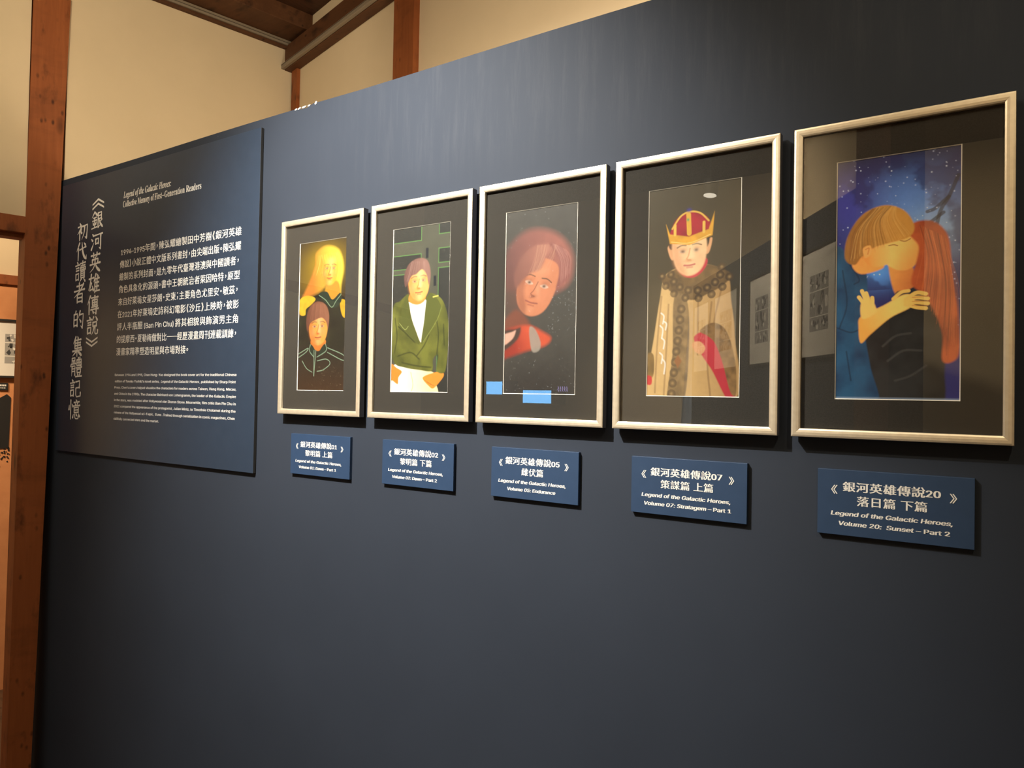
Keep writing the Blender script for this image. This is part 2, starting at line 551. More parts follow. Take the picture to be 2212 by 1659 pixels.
class Letters:
    """collects flat lettering in the x,z plane; built with a hair of paint thickness towards -y"""
    def __init__(s):
        s.v, s.f, s.n = [], [], 0

    def add(s, v2, faces, bold=0.0, nb=3):
        k = nb if bold else 1
        for i in range(k):
            dx = 0 if k == 1 else bold * (i / (k - 1) - 0.5)
            off = len(s.v)
            y = -0.0002 * i / max(1, k) - 0.00003 * (s.n % 24)
            s.v += [(p[0] + dx, y, p[1]) for p in v2]
            s.f += [tuple(off + q for q in f) for f in faces]
        s.n += 1

    def run(s, body, x0, x1, z, size, bold=0.0, shear=0.0, sans=True):
        """one string fitted between x0 and x1, baseline z, cap scale size"""
        v, f, a, b, lo, hi = shape(body, sans)
        sx = (x1 - x0) / max(1e-6, b - a)
        s.add([((p[0] - a) * sx + x0 + shear * p[1] * size, z + p[1] * size) for p in v], f, bold)

    def mixed(s, body, x0, x1, z, em, bold=0.0):
        """CJK line: full-width glyphs, half-width marks, Latin runs; justified between x0 and x1"""
        cells, i = [], 0
        while i < len(body):
            ch = body[i]
            if ord(ch) < 0x2000 or ch == '\u2013':
                j = i
                while j < len(body) and (ord(body[j]) < 0x2000 or body[j] == '\u2013'):
                    j += 1
                w = shape(body[i:j])
                sp = 0.22 * ((body[i] == ' ') + (body[j - 1] == ' '))
                w = shape(body[i:j].strip() or ' ')
                cells.append((body[i:j], (w[3] - w[2]) * 1.2 + 0.08 + sp if body[i:j].strip() else 0.28))
                i = j
                continue
            cells.append((ch, 0.56 if ch in '\uff0c\u3002\u300a\u300b\uff1b\u00b7\u30fb' else 1.0))
            i += 1
        tot = sum(c[1] for c in cells)
        k = (x1 - x0) / tot
        x = x0
        for ch, w in cells:
            if ch.strip():
                g = shape(ch.strip())
                cjk = ord(ch[0]) >= 0x2010 and ch[0] != '\u2013'
                sz = em
                if not cjk:
                    lead = 0.22 * (ch[0] == ' ')
                    kx = (w - 0.08 - lead - 0.22 * (ch[-1] == ' ')) * k / max(1e-6, g[3] - g[2])
                    s.add([((p[0] - g[2]) * kx + x + (0.04 + lead) * k, z + p[1] * sz * 1.17) for p in g[0]], g[1], bold * 1.4)
                elif w < 1.0:
                    cx, cy = (g[2] + g[3]) / 2, (g[4] + g[5]) / 2
                    ctr = 0.36 * em if ch in '\uff0c\u3002\uff1b\u00b7' else cy * em
                    s.add([((p[0] - cx) * k * (.72 if ch in '\u300a\u300b' else .95) + x + w * k / 2, z + ctr + (p[1] - cy) * sz) for p in g[0]], g[1], bold)
                elif ch == '\u2014':
                    s.add([(x + q * k, z + em * r) for q, r in ((0, .35), (1.0, .35), (1.0, .415), (0, .415))], [(0, 1, 2, 3)])
                else:
                    s.add([(p[0] * k * 0.97 + x + 0.015 * k, z + p[1] * sz) for p in g[0]], g[1], bold)
            x += w * k

    def build(s, name, parent, mat=None, y=-0.0004):
        v = np.array(s.v)
        v[:, 1] += y
        return obj(name, (v.tolist(), s.f), mat or M['letter'], parent)


STROKES = {
 '銀': 'p30,2 5,34|n30,4 52,28|h18,37 42,34|h10,53 46,49|v29,35 29,88|d14,60 20,74|d44,58 37,72|h4,94 50,87|v58,12 58,88|h58,13 86,10 85,46|h60,29 85,27|h60,46 85,43|p58,92 76,80|p92,50 74,62|n66,48 80,76 99,93',
 '河': 'd12,6 24,18|d4,32 16,44|p5,95 14,78 27,54|h32,16 98,9|v84,14 84,90|p85,93 70,83|v42,36 42,66|h42,37 66,34 64,64|h43,63 64,60',
 '英': 'h10,17 92,11|v34,3 34,27|v66,1 63,25|v24,36 24,54|h24,38 76,33 74,53|h3,62 97,54|p50,24 49,60 34,82 5,98|n52,58 70,82 97,97',
 '雄': 'h4,27 46,21|p25,2 20,40 3,84|p28,46 13,82|h13,85 42,77|d35,62 46,86|p66,2 46,44|v58,28 58,99|d76,5 83,18|h58,29 95,25|h58,48 90,45|h58,68 90,65|h58,91 99,87|v76,27 76,88',
 '傳': 'p30,2 4,48|v20,32 20,99|h36,15 95,10|v46,25 46,52|h46,26 88,22 86,50|h46,39 86,36|h46,52 86,48|v66,2 66,60|h40,62 92,57|h32,75 99,69|v80,60 80,92|p81,96 66,88|d48,78 58,91',
 '說': 'd20,2 30,13|h2,23 46,17|h10,35 38,32|h10,47 38,44|v10,60 10,94|h10,62 38,58 36,90|h10,90 36,86|p62,3 50,24|d78,2 93,22|v56,32 56,56|h56,34 88,30 86,53|h56,53 86,50|p67,54 62,78 46,98|h76,54 75,88 84,94 98,90 98,72',
 '初': 'd24,2 33,15|h8,25 44,20|p42,22 24,46 5,64|v26,42 26,99|d30,46 45,60|d43,34 35,44|h50,24 94,17 92,52 88,86|p90,92 72,81|p70,22 66,60 46,95',
 '代': 'p34,3 6,50|v22,32 22,99|h34,42 94,29|n56,3 62,50 78,82 96,96|p96,96 99,72|d74,7 89,20',
 '讀': 'd16,2 25,12|h2,22 40,17|h8,34 34,31|h8,46 34,43|v8,60 8,92|h8,62 34,58 32,90|h8,89 32,86|h46,13 95,8|v70,0 70,22|h50,24 90,20|v46,32 46,45|h46,33 95,29 93,42|h46,44 93,40|v62,32 62,43|v78,31 78,42|v53,50 53,80|h53,51 88,48 87,80|h53,61 87,58|h53,71 87,68|h53,81 87,78|p62,83 44,99|d78,82 95,98',
 '者': 'h24,17 76,12|v48,0 48,36|h3,42 97,33|p88,4 60,38 3,72|v32,56 32,99|h32,58 78,53 77,98|h32,75 77,72|h32,94 77,91',
 '的': 'p27,2 19,17|v8,20 8,88|h8,22 40,18 40,86|h8,51 40,48|h8,82 40,78|p66,2 49,42|h60,24 96,19 95,50 90,88|p92,96 72,82|d60,46 75,62',
 '集': 'p36,2 9,38|v26,22 26,62|d52,1 59,13|h28,21 88,16|h28,35 84,31|h28,47 84,43|h26,61 93,55|v56,17 56,57|h3,74 97,66|v50,58 50,99|p48,70 5,97|n52,70 97,94',
 '體': 'v12,6 12,33|h12,7 38,4 37,30|h14,19 36,17|v25,18 25,32|d4,34 2,47|h4,37 46,33|p12,46 9,96|h12,47 38,44 38,92|h12,60 38,58|h12,73 38,71|v54,14 54,44|h54,15 94,11 92,42|h54,29 92,26|h54,44 92,41|v67,2 67,42|v80,0 80,42|h48,55 98,50|v58,61 58,78|h58,62 90,59 88,76|h58,78 88,76|d60,81 67,91|p86,80 77,93|h45,98 99,94',
 '記': 'd18,2 28,12|h2,23 44,18|h8,35 36,32|h8,47 36,44|v8,60 8,94|h8,62 36,58 34,92|h8,91 34,88|h52,15 90,9 88,47|h56,48 88,44|h56,48 56,84 64,95 99,90 99,70',
 '憶': 'v18,2 18,99|d5,28 3,52|d28,22 38,36|d63,0 71,9|h46,15 93,10|d57,18 62,27|p80,15 73,28|h40,33 99,28|v50,40 50,66|h50,41 88,37 86,64|h50,53 86,50|h50,65 86,62|d44,73 38,91|h55,72 58,90 66,95 85,94 88,80|d66,67 73,79|d90,70 99,84'}


def brush(letters, code, x0, x1, z0, z1, w=9.0):
    """one brush-written character: every stroke is a ribbon whose width swells and tapers"""
    for st in code.split('|'):
        k = st[0]
        pts = np.array([[float(q) for q in p.split(',')] for p in st[1:].split()])
        seg = []
        for i in range(len(pts) - 1):
            n = max(2, int(np.hypot(*(pts[i + 1] - pts[i])) / 6))
            for j in range(n):
                seg.append(pts[i] + (pts[i + 1] - pts[i]) * j / n)
        seg.append(pts[-1])
        P = np.array(seg)
        if k in 'pn' and len(P) > 4:
            for _ in range(3):
                P[1:-1] = (P[:-2] + 2 * P[1:-1] + P[2:]) / 4
        tt = np.linspace(0, 1, len(P))
        wd_ = {'h': 0.78 + 0.3 * np.exp(-(tt / .12) ** 2) + 0.42 * np.exp(-((1 - tt) / .14) ** 2),
               'v': 1.0 + 0.25 * np.exp(-(tt / .12) ** 2) - 0.25 * np.clip((tt - .75) * 4, 0, 1),
               'p': 1.2 - 0.95 * tt ** 1.3,
               'n': 0.45 + 1.15 * np.sin(np.clip(tt * 1.15, 0, 1) * math.pi * .62) - 0.9 * np.clip((tt - .86) / .14, 0, 1),
               'd': 0.5 + 1.0 * tt}[k] * w
        T = np.gradient(P, axis=0)
        T /= np.maximum(1e-6, np.linalg.norm(T, axis=1))[:, None]
        N = np.stack([-T[:, 1], T[:, 0]], 1)
        Lp, Rp = P + N * wd_[:, None] / 2, P - N * wd_[:, None] / 2
        end = P[-1] + T[-1] * wd_[-1] * .4
        sta = P[0] - T[0] * wd_[0] * .3
        V = [sta] + [q for pr in zip(Lp, Rp) for q in pr] + [end]
        Fc = [(0, 1, 2)]
        for i in range(len(P) - 1):
            a = 1 + 2 * i
            Fc.append((a, a + 2, a + 3, a + 1))
        a = 1 + 2 * (len(P) - 1)
        Fc.append((a, a + 2, a + 1))
        letters.add([(x0 + (x1 - x0) * p[0] / 100, z1 - (z1 - z0) * p[1] / 100) for p in V], Fc)


# ------------------------------------------------------------------ text panel
PX0, PX1, PZ0, PZ1 = -3.385, -2.022, 1.325, 2.489
panel = thing('text_panel', 'large navy text panel with white writing left of the paintings', 'text panel', ((PX0 + PX1) / 2, 1.5286, PZ0))
ox, oz = (PX0 + PX1) / 2, PZ0
bm = box(bmesh.new(), PX0 - ox, PX1 - ox, -0.011, 0.0, 0, PZ1 - oz, bevel=0.0008)
bmesh.ops.recalc_face_normals(bm, faces=bm.faces)
for f in bm.faces:
    f.material_index = 0 if f.normal.y < -0.5 else 1
obj('board', bm, [M['panel'], M['black']], panel)
YF = -0.0112
T = Letters()
W_, Z_ = 0.095, 0.0
for ch, x0, x1, z0, z1 in [('銀', -3.129, -3.034, 2.265, 2.342), ('河', -3.128, -3.033, 2.175, 2.251), ('英', -3.133, -3.045, 2.085, 2.169),
                           ('雄', -3.139, -3.046, 1.997, 2.080), ('傳', -3.145, -3.051, 1.907, 1.989), ('說', -3.144, -3.051, 1.821, 1.901),
                           ('初', -3.248, -3.155, 2.230, 2.308), ('代', -3.251, -3.162, 2.144, 2.224), ('讀', -3.253, -3.163, 2.052, 2.142),
                           ('者', -3.259, -3.166, 1.962, 2.049), ('的', -3.258, -3.172, 1.851, 1.931), ('集', -3.260, -3.177, 1.733, 1.821),
                           ('體', -3.269, -3.174, 1.646, 1.732), ('記', -3.270, -3.181, 1.558, 1.637), ('憶', -3.277, -3.181, 1.464, 1.550)]:
    n = STROKES[ch].count('|')
    brush(T, STROKES[ch], x0 - ox, x1 - ox, z0 - oz, z1 - oz, 9.6 if n < 14 else 8.2)
for (x0, x1, z0, z1, flip) in [(-3.122, -3.029, 2.350, 2.394, 0), (-3.145, -3.051, 1.772, 1.812, 1)]:
    for dz in (0.0, 0.42):
        def q(a, b):
            b = 1 - b if flip else b
            return (x0 - ox + (x1 - x0) * a, z1 - oz - (z1 - z0) * b)
        th = 0.17
        pts = [q(0, .46 + dz), q(.5, dz), q(1, .46 + dz), q(1, .46 + dz + th), q(.5, dz + th * 1.2), q(0, .46 + dz + th)]
        T.add(pts, [(0, 1, 4, 5), (1, 2, 3, 4)])
T.build('title_lettering', panel, y=YF)

T = Letters()
T.run(math_alpha('Legend of the Galactic Heroes:', True), -2.880 - ox, -2.548 - ox, 2.367 - oz, 0.036, 0.0012, sans=False)
T.run(math_alpha('Collective Memory of First', False), -2.882 - ox, -2.606 - ox, 2.3295 - oz, 0.036, 0, sans=False)
T.run('\u2013', -2.604 - ox, -2.590 - ox, 2.3295 - oz, 0.036, 0, sans=False)
T.run(math_alpha('Generation Readers', False), -2.588 - ox, -2.354 - ox, 2.3295 - oz, 0.036, 0, sans=False)
T.build('heading_lettering', panel, y=YF)

T = Letters()
BODY = [('1994\u20131995年間，陳弘耀繪製田中芳樹《銀河英雄', -2.889, -2.112), ('傳說》小說正體中文版系列書封，由尖端出版。陳弘耀', -2.893, -2.113),
        ('繪製的系列封面，是九零年代臺灣港澳與中國讀者，', -2.896, -2.119), ('角色具象化的源頭。書中王朝統治者萊因哈特，原型', -2.897, -2.116),
        ('來自好萊塢女星莎朗·史東；主要角色尤里安·敏茲，', -2.899, -2.122), ('在2021年好萊塢史詩科幻電影《沙丘》上映時，被影', -2.901, -2.118),
        ('評人半瓶醋（Ban Pin Chu）將其相貌與飾演男主角', -2.903, -2.117), ('的提摩西·夏勒梅做對比——經歷漫畫周刊連載訓練，', -2.904, -2.125),
        ('漫畫家精準塑造明星與市場對接。', -2.904, -2.404)]
for i, (b, x0, x1) in enumerate(BODY):
    T.mixed(b.replace('·', '\u30fb').replace('（', ' (').replace('）', ') '), x0 - ox, x1 - ox, 2.1495 - 0.0502 * i - 0.0125 - oz, 0.0335, 0.0010)
T.build('chinese_lettering', panel, y=YF)

T = Letters()
ENG = ['Between 1994 and 1995, Chen Hung-Yao designed the book cover art for the traditional Chinese',
       ('edition of Tanaka Yoshiki\u2019s novel series, ', 'Legend of the Galactic Heroes', ', published by Sharp Point'),
       'Press. Chen\u2019s covers helped visualize the characters for readers across Taiwan, Hong Kong, Macau,',
       'and China in the 1990s. The character Reinhard von Lohengramm, the leader of the Galactic Empire',
       'in the story, was modeled after Hollywood star Sharon Stone. Meanwhile, film critic Ban Pin Chu in',
       '2021 compared the appearance of the protagonist, Julian Mintz, to Timoth\u00e9e Chalamet during the',
       ('release of the Hollywood sci-fi epic, ', 'Dune', '. Trained through serialization in comic magazines, Chen'),
       'skillfully connected stars and the market.']
for i, b in enumerate(ENG):
    x0, x1 = -2.909 - ox, (-2.123 if i < 7 else -2.587) - ox
    z = 1.6505 - 0.0251 * i - oz
    if isinstance(b, str):
        T.run(b, x0, x1, z, 0.0176, 0.0007)
    else:
        ws = [shape('|' + p + '|') for p in b]
        bar = shape('|')
        bw = bar[3] - bar[2]
        ws = [w[3] - w[2] - 2 * bw for w in ws]
        k = (x1 - x0) / sum(ws)
        xx = x0
        for j, (p, w) in enumerate(zip(b, ws)):
            g = shape(p)
            lead = shape('|' + p)
            ld = max(0, (lead[3] - lead[2]) - bw - (g[3] - g[2])) * k
            T.run(p, xx + ld * .8, xx + ld * .8 + (g[3] - g[2]) * k, z, 0.0176, 0.0007, 0.2 if j == 1 else 0)
            xx += w * k
T.build('english_lettering', panel, y=YF)

# ------------------------------------------------------------------ caption plaques
CAPS = [
 (-1.838, -1.572, '銀河英雄傳說01', (-1.793, -1.627), '黎明篇 上篇', (-1.770, -1.645), (-1.814, -1.605), 'Volume 01: Dawn', ' \u2013 Part 1', (-1.799, -1.630), 0.695, (-1.813, -1.600), 'navy caption plaque numbered 01 under the first painting beside the text panel'),
 (-1.440, -1.179, '銀河英雄傳說02', (-1.395, -1.233), '黎明篇 下篇', (-1.372, -1.254), (-1.416, -1.213), 'Volume 02: Dawn', ' \u2013 Part 2', (-1.401, -1.236), 0.69, (-1.415, -1.208), 'navy caption plaque numbered 02 under the painting of the green jacket'),
 (-1.055, -0.800, '銀河英雄傳說05', (-1.012, -0.852), '雌伏篇', (-0.963, -0.897), (-1.032, -0.832), 'Volume 05: Endurance', '', (-1.005, -0.861), 1.0, (-1.031, -0.827), 'navy caption plaque numbered 05 under the dark portrait in a red top'),
 (-0.663, -0.402, '銀河英雄傳說07', (-0.617, -0.454), '策謀篇 上篇', (-0.593, -0.472), (-0.637, -0.434), 'Volume 07: Stratagem', ' \u2013 Part 1', (-0.632, -0.435), 0.745, (-0.638, -0.429), 'navy caption plaque numbered 07 under the painting of the crowned child'),
 (-0.264, -0.002, '銀河英雄傳說20', (-0.219, -0.054), '落日篇 下篇', (-0.194, -0.074), (-0.239, -0.033), 'Volume 20:  Sunset', ' \u2013 Part 2', (-0.226, -0.040), 0.71, (-0.239, -0.029), 'navy caption plaque numbered 20 under the painting of the blue starry couple'),
]
for x0, x1, a, ar, b, br, er, v1, v2, vr, vs, ck, label in CAPS:
    cx, z0 = (x0 + x1) / 2, 1.3395
    t = thing('caption_plaque', label, 'caption plaque', (cx, 1.53, z0), 'caption plaques under the paintings')
    boxo('board', M['plaque'], (x0 - cx, x1 - cx, -0.010, 0.0, 0, 0.1275), bevel=0.0006, parent=t)
    T = Letters()
    T.mixed(a, ar[0] - cx, ar[1] - cx, 0.0875, 0.0205, 0.0014)
    T.mixed(b, br[0] - cx, br[1] - cx, 0.0610, 0.0205, 0.0011)
    for sx, body in ((ck[0], '\u300a'), (ck[1] - 0.011, '\u300b')):
        T.run(body, sx - cx, sx + 0.011 - cx, 0.0815, 0.0185, 0.0006)
    T.build('chinese_lettering', t, y=-0.0102)
    T = Letters()
    T.run('Legend of the Galactic Heroes,', er[0] - cx, er[1] - cx - 0.003, 0.0385, 0.0158, 0.0014, 0.2)
    if v2:
        xm = vr[0] + (vr[1] - vr[0]) * vs
        T.run(v1, vr[0] - cx, xm - cx - 0.004, 0.0195, 0.0158, 0.0014, 0.2)
        T.run(v2.strip(), xm - cx + 0.001, vr[1] - cx, 0.0195, 0.0158, 0.0014)
    else:
        T.run(v1, vr[0] - cx, vr[1] - cx - 0.003, 0.0195, 0.0158, 0.0014, 0.2)
    T.build('english_lettering', t, y=-0.0102)

# ------------------------------------------------------------------ painted artworks (anonymous stand-in figures, brushed colour by colour)
class Art:
    def __init__(s, seed, bg, w=190, h=420):
        s.w, s.h = w, h
        s.rng = np.random.default_rng(seed)
        s.asp = 0.464 / 0.208
        u, v = np.meshgrid((np.arange(w) + .5) / w, (np.arange(h) + .5) / h)
        s.u, s.v = u, v
        s.img = np.ones((h, w, 3)) * lin(bg)

    def noise(s, n=6, seed=None, ax=1.0, ay=1.0):
        rng = s.rng if seed is None else np.random.default_rng(seed)
        out = np.zeros((s.h, s.w))
        amp, tot = 1.0, 0.0
        for o in range(4):
            gx, gy = max(2, int(n * ax * 2 ** o)), max(2, int(n * ay * s.asp * 2 ** o))
            g = rng.random((gy + 1, gx + 1))
            x, y = s.u * gx, s.v * gy
            xi, yi = np.minimum(x.astype(int), gx - 1), np.minimum(y.astype(int), gy - 1)
            fx, fy = x - xi, y - yi
            fx, fy = fx * fx * (3 - 2 * fx), fy * fy * (3 - 2 * fy)
            out += amp * ((g[yi, xi] * (1 - fx) + g[yi, xi + 1] * fx) * (1 - fy) + (g[yi + 1, xi] * (1 - fx) + g[yi + 1, xi + 1] * fx) * fy)
            tot += amp
            amp *= .5
        return out / tot

    def put(s, a, c):
        a = np.clip(a, 0, 1)[..., None]
        c = c if isinstance(c, np.ndarray) and c.ndim == 3 else lin(c)
        s.img = s.img * (1 - a) + c * a

    def curve(s, pts, closed=True, n=6):
        P = np.array(pts, float)
        if closed:
            Q = np.vstack([P[-1], P, P[0], P[1]])
        else:
            Q = np.vstack([2 * P[0] - P[1], P, 2 * P[-1] - P[-2]])
        out = []
        for i in range(1, len(Q) - 2):
            for k in range(n):
                t = k / n
                a, b, c, d = Q[i - 1], Q[i], Q[i + 1], Q[i + 2]
                out.append(.5 * (2 * b + (c - a) * t + (2 * a - 5 * b + 4 * c - d) * t * t + (3 * b - a - 3 * c + d) * t ** 3))
        if not closed:
            out.append(P[-1])
        return np.array(out)

    def dist(s, C, closed):
        X, Y = s.u, s.v * s.asp
        C = C * (1, s.asp)
        d2 = np.full(X.shape, 9.0)
        ins = np.zeros(X.shape, bool)
        n = len(C)
        for i in range(n if closed else n - 1):
            (ax, ay), (bx, by) = C[i], C[(i + 1) % n]
            ex, ey = bx - ax, by - ay
            L = ex * ex + ey * ey + 1e-12
            tt = np.clip(((X - ax) * ex + (Y - ay) * ey) / L, 0, 1)
            d2 = np.minimum(d2, (X - ax - tt * ex) ** 2 + (Y - ay - tt * ey) ** 2)
            if closed:
                ins ^= ((ay > Y) != (by > Y)) & (X < ex * (Y - ay) / (ey if abs(ey) > 1e-9 else 1e-9) + ax)
        d = np.sqrt(d2)
        return np.where(ins, -d, d) if closed else d

    def fill(s, pts, c, soft=.012, alpha=1.0, smooth=True, tex=0.0, c2=None, grad=None):
        C = s.curve(pts) if smooth else np.array(pts, float)
        m = np.clip(.5 - s.dist(C, True) / soft, 0, 1) * alpha
        col = np.ones_like(s.img) * lin(c)
        if c2 is not None:
            if grad is None:
                g = np.clip(s.noise(5) * 2.4 - .7, 0, 1)
            else:
                (x0, y0), (x1, y1) = grad
                g = np.clip(((s.u - x0) * (x1 - x0) + (s.v - y0) * (y1 - y0)) / ((x1 - x0) ** 2 + (y1 - y0) ** 2), 0, 1)
            col = col * (1 - g[..., None]) + lin(c2) * g[..., None]
        if tex:
            col = col * (1 + tex * (s.noise(14) - .5) * 2)[..., None]
        s.put(m, col)
        return m

    def line(s, pts, c, w=.01, alpha=1.0, closed=False):
        C = s.curve(pts, closed) if len(pts) > 2 else np.array(pts, float)
        s.put(np.clip(.5 - (s.dist(C, closed) - w / 2) / .006, 0, 1) * alpha, c)

    def blob(s, x, y, rx, ry, c, alpha=1.0, p=2.0):
        d = (((s.u - x) / rx) ** 2 + ((s.v - y) / ry) ** 2) ** (p / 2)
        s.put(alpha * np.exp(-d), c)

    def dots(s, n, c, box_=(0, 0, 1, 1), r=(.003, .006), alpha=.9):
        for _ in range(n):
            x, y = s.rng.uniform(box_[0], box_[2]), s.rng.uniform(box_[1], box_[3])
            q = s.rng.uniform(*r)
            x0, x1 = int((x - 3 * q) * s.w), int((x + 3 * q) * s.w) + 2
            y0, y1 = int((y - 3 * q / s.asp) * s.h), int((y + 3 * q / s.asp) * s.h) + 2
            sl = (slice(max(0, y0), max(0, y1)), slice(max(0, x0), max(0, x1)))
            d = ((s.u[sl] - x) ** 2 + ((s.v[sl] - y) * s.asp) ** 2) / q ** 2
            a = (np.exp(-d) * alpha * s.rng.uniform(.4, 1))[..., None]
            s.img[sl] = s.img[sl] * (1 - a) + lin(c) * a

    def strands(s, root, tip, n, c, w=.006, spread=.04, alpha=.5, bend=.0):
        w, alpha = w * .6, alpha * .6
        for _ in range(int(n * 1.8)):
            t = s.rng.random()
            a = np.array(root[0]) * (1 - t) + np.array(root[1]) * t
            b = np.array(tip[0]) * (1 - t) + np.array(tip[1]) * t + s.rng.normal(0, spread, 2) * (1, .4)
            mid = (a + b) / 2 + (bend, -abs(bend) * .3)
            s.line([a, mid, b], c, w, alpha)

    def build(s, name, parent, x0, x1, z0, z1, y, gain=1.0):
        w, h = s.w, s.h
        X, Z = np.meshgrid(np.linspace(x0, x1, w), np.linspace(z1, z0, h))
        co = np.stack([X, np.full_like(X, y), Z], -1).reshape(-1, 3)
        idx = np.arange(w * h).reshape(h, w)
        f = np.stack([idx[:-1, :-1], idx[1:, :-1], idx[1:, 1:], idx[:-1, 1:]], -1).reshape(-1, 4)
        me = bpy.data.meshes.new(name)
        me.vertices.add(len(co))
        me.vertices.foreach_set('co', co.ravel())
        me.loops.add(f.size)
        me.loops.foreach_set('vertex_index', f.ravel())
        me.polygons.add(len(f))
        me.polygons.foreach_set('loop_start', np.arange(0, f.size, 4))
        me.update(calc_edges=True)
        at = me.color_attributes.new('paint', 'FLOAT_COLOR', 'POINT')
        grain = 1 + .10 * (s.noise(40) - .5)[..., None] + .12 * (s.noise(12) - .5)[..., None]
        rgb = np.clip(s.img * grain * np.array(PAINT_GAIN) * gain, 0, .92).reshape(-1, 3)
        at.data.foreach_set('color', np.concatenate([rgb, np.ones((len(rgb), 1))], 1).ravel())
        me.materials.append(M_PAINT)
        o = bpy.data.objects.new(name, me)
        COL.objects.link(o)
        o.parent = parent
        return o


PAINT_GAIN = (0.86, 0.98, 1.20)
_t = NT('painted_pigment')
_a = _t.n('ShaderNodeAttribute')
_a.attribute_name = 'paint'
_t.l(_a.outputs['Color'], _t.b.inputs['Base Color'])
_t.b.inputs['Roughness'].default_value = 0.6
_t.b.inputs['Specular IOR Level'].default_value = 0.3
M_PAINT = _t.m


def face(A, cx, cy, w, h, skin, shade, tilt=0.0, dark=(70, 40, 25), lip=(150, 75, 55), hi=1.0):
    """plain anonymous face: jaw outline, brow, eyes, nose, mouth"""
    ct, st = math.cos(tilt), math.sin(tilt)

    def q(x, y):
        X, Y = x * w, y * h * A.asp
        return (cx + X * ct - Y * st, cy + (X * st + Y * ct) / A.asp)
    A.fill([q(-.48, -.3), q(-.46, .1), q(-.34, .38), q(-.12, .52), q(.12, .52), q(.34, .38), q(.46, .1), q(.48, -.3), q(.3, -.55), q(-.3, -.55)], skin, .02)
    A.fill([q(-.5, -.4), q(-.47, .1), q(-.34, .4), q(-.12, .53), q(-.1, .4), q(-.26, .1), q(-.3, -.2)], shade, .06, .55)
    for sx in (-1, 1):
        A.line([q(sx * .34, -.175), q(sx * .22, -.215), q(sx * .09, -.205)], dark, .015, .75)
        A.fill([q(sx * .30, -.07), q(sx * .2, -.11), q(sx * .09, -.06), q(sx * .2, -.03)], (235, 215, 180), .014, .4)
        A.blob(*q(sx * .19, -.07), .026, .0085, dark, .95)
        A.blob(*q(sx * .2, -.12), .05, .012, shade, .3)
        A.blob(*q(sx * .26, .12), .06, .03, (232, 150, 110), .25 * hi)
    A.blob(*q(.06, .02), .035, .05, (255, 226, 170), .3 * hi)
    A.blob(*q(.05, -.33), .10, .03, (255, 220, 160), .3 * hi)
    A.blob(*q(0, .42), .06, .02, (250, 205, 150), .25 * hi)
    A.line([q(.02, -.12), q(-.03, .05), q(-.08, .13), q(.02, .16)], shade, .014, .75)
    A.blob(*q(-.02, .17), .045, .008, shade, .8)
    A.line([q(-.16, .275), q(-.02, .288), q(.14, .272)], lip, .018, .9)
    A.line([q(-.08, .335), q(.07, .335)], lip, .018, .5)
    return q


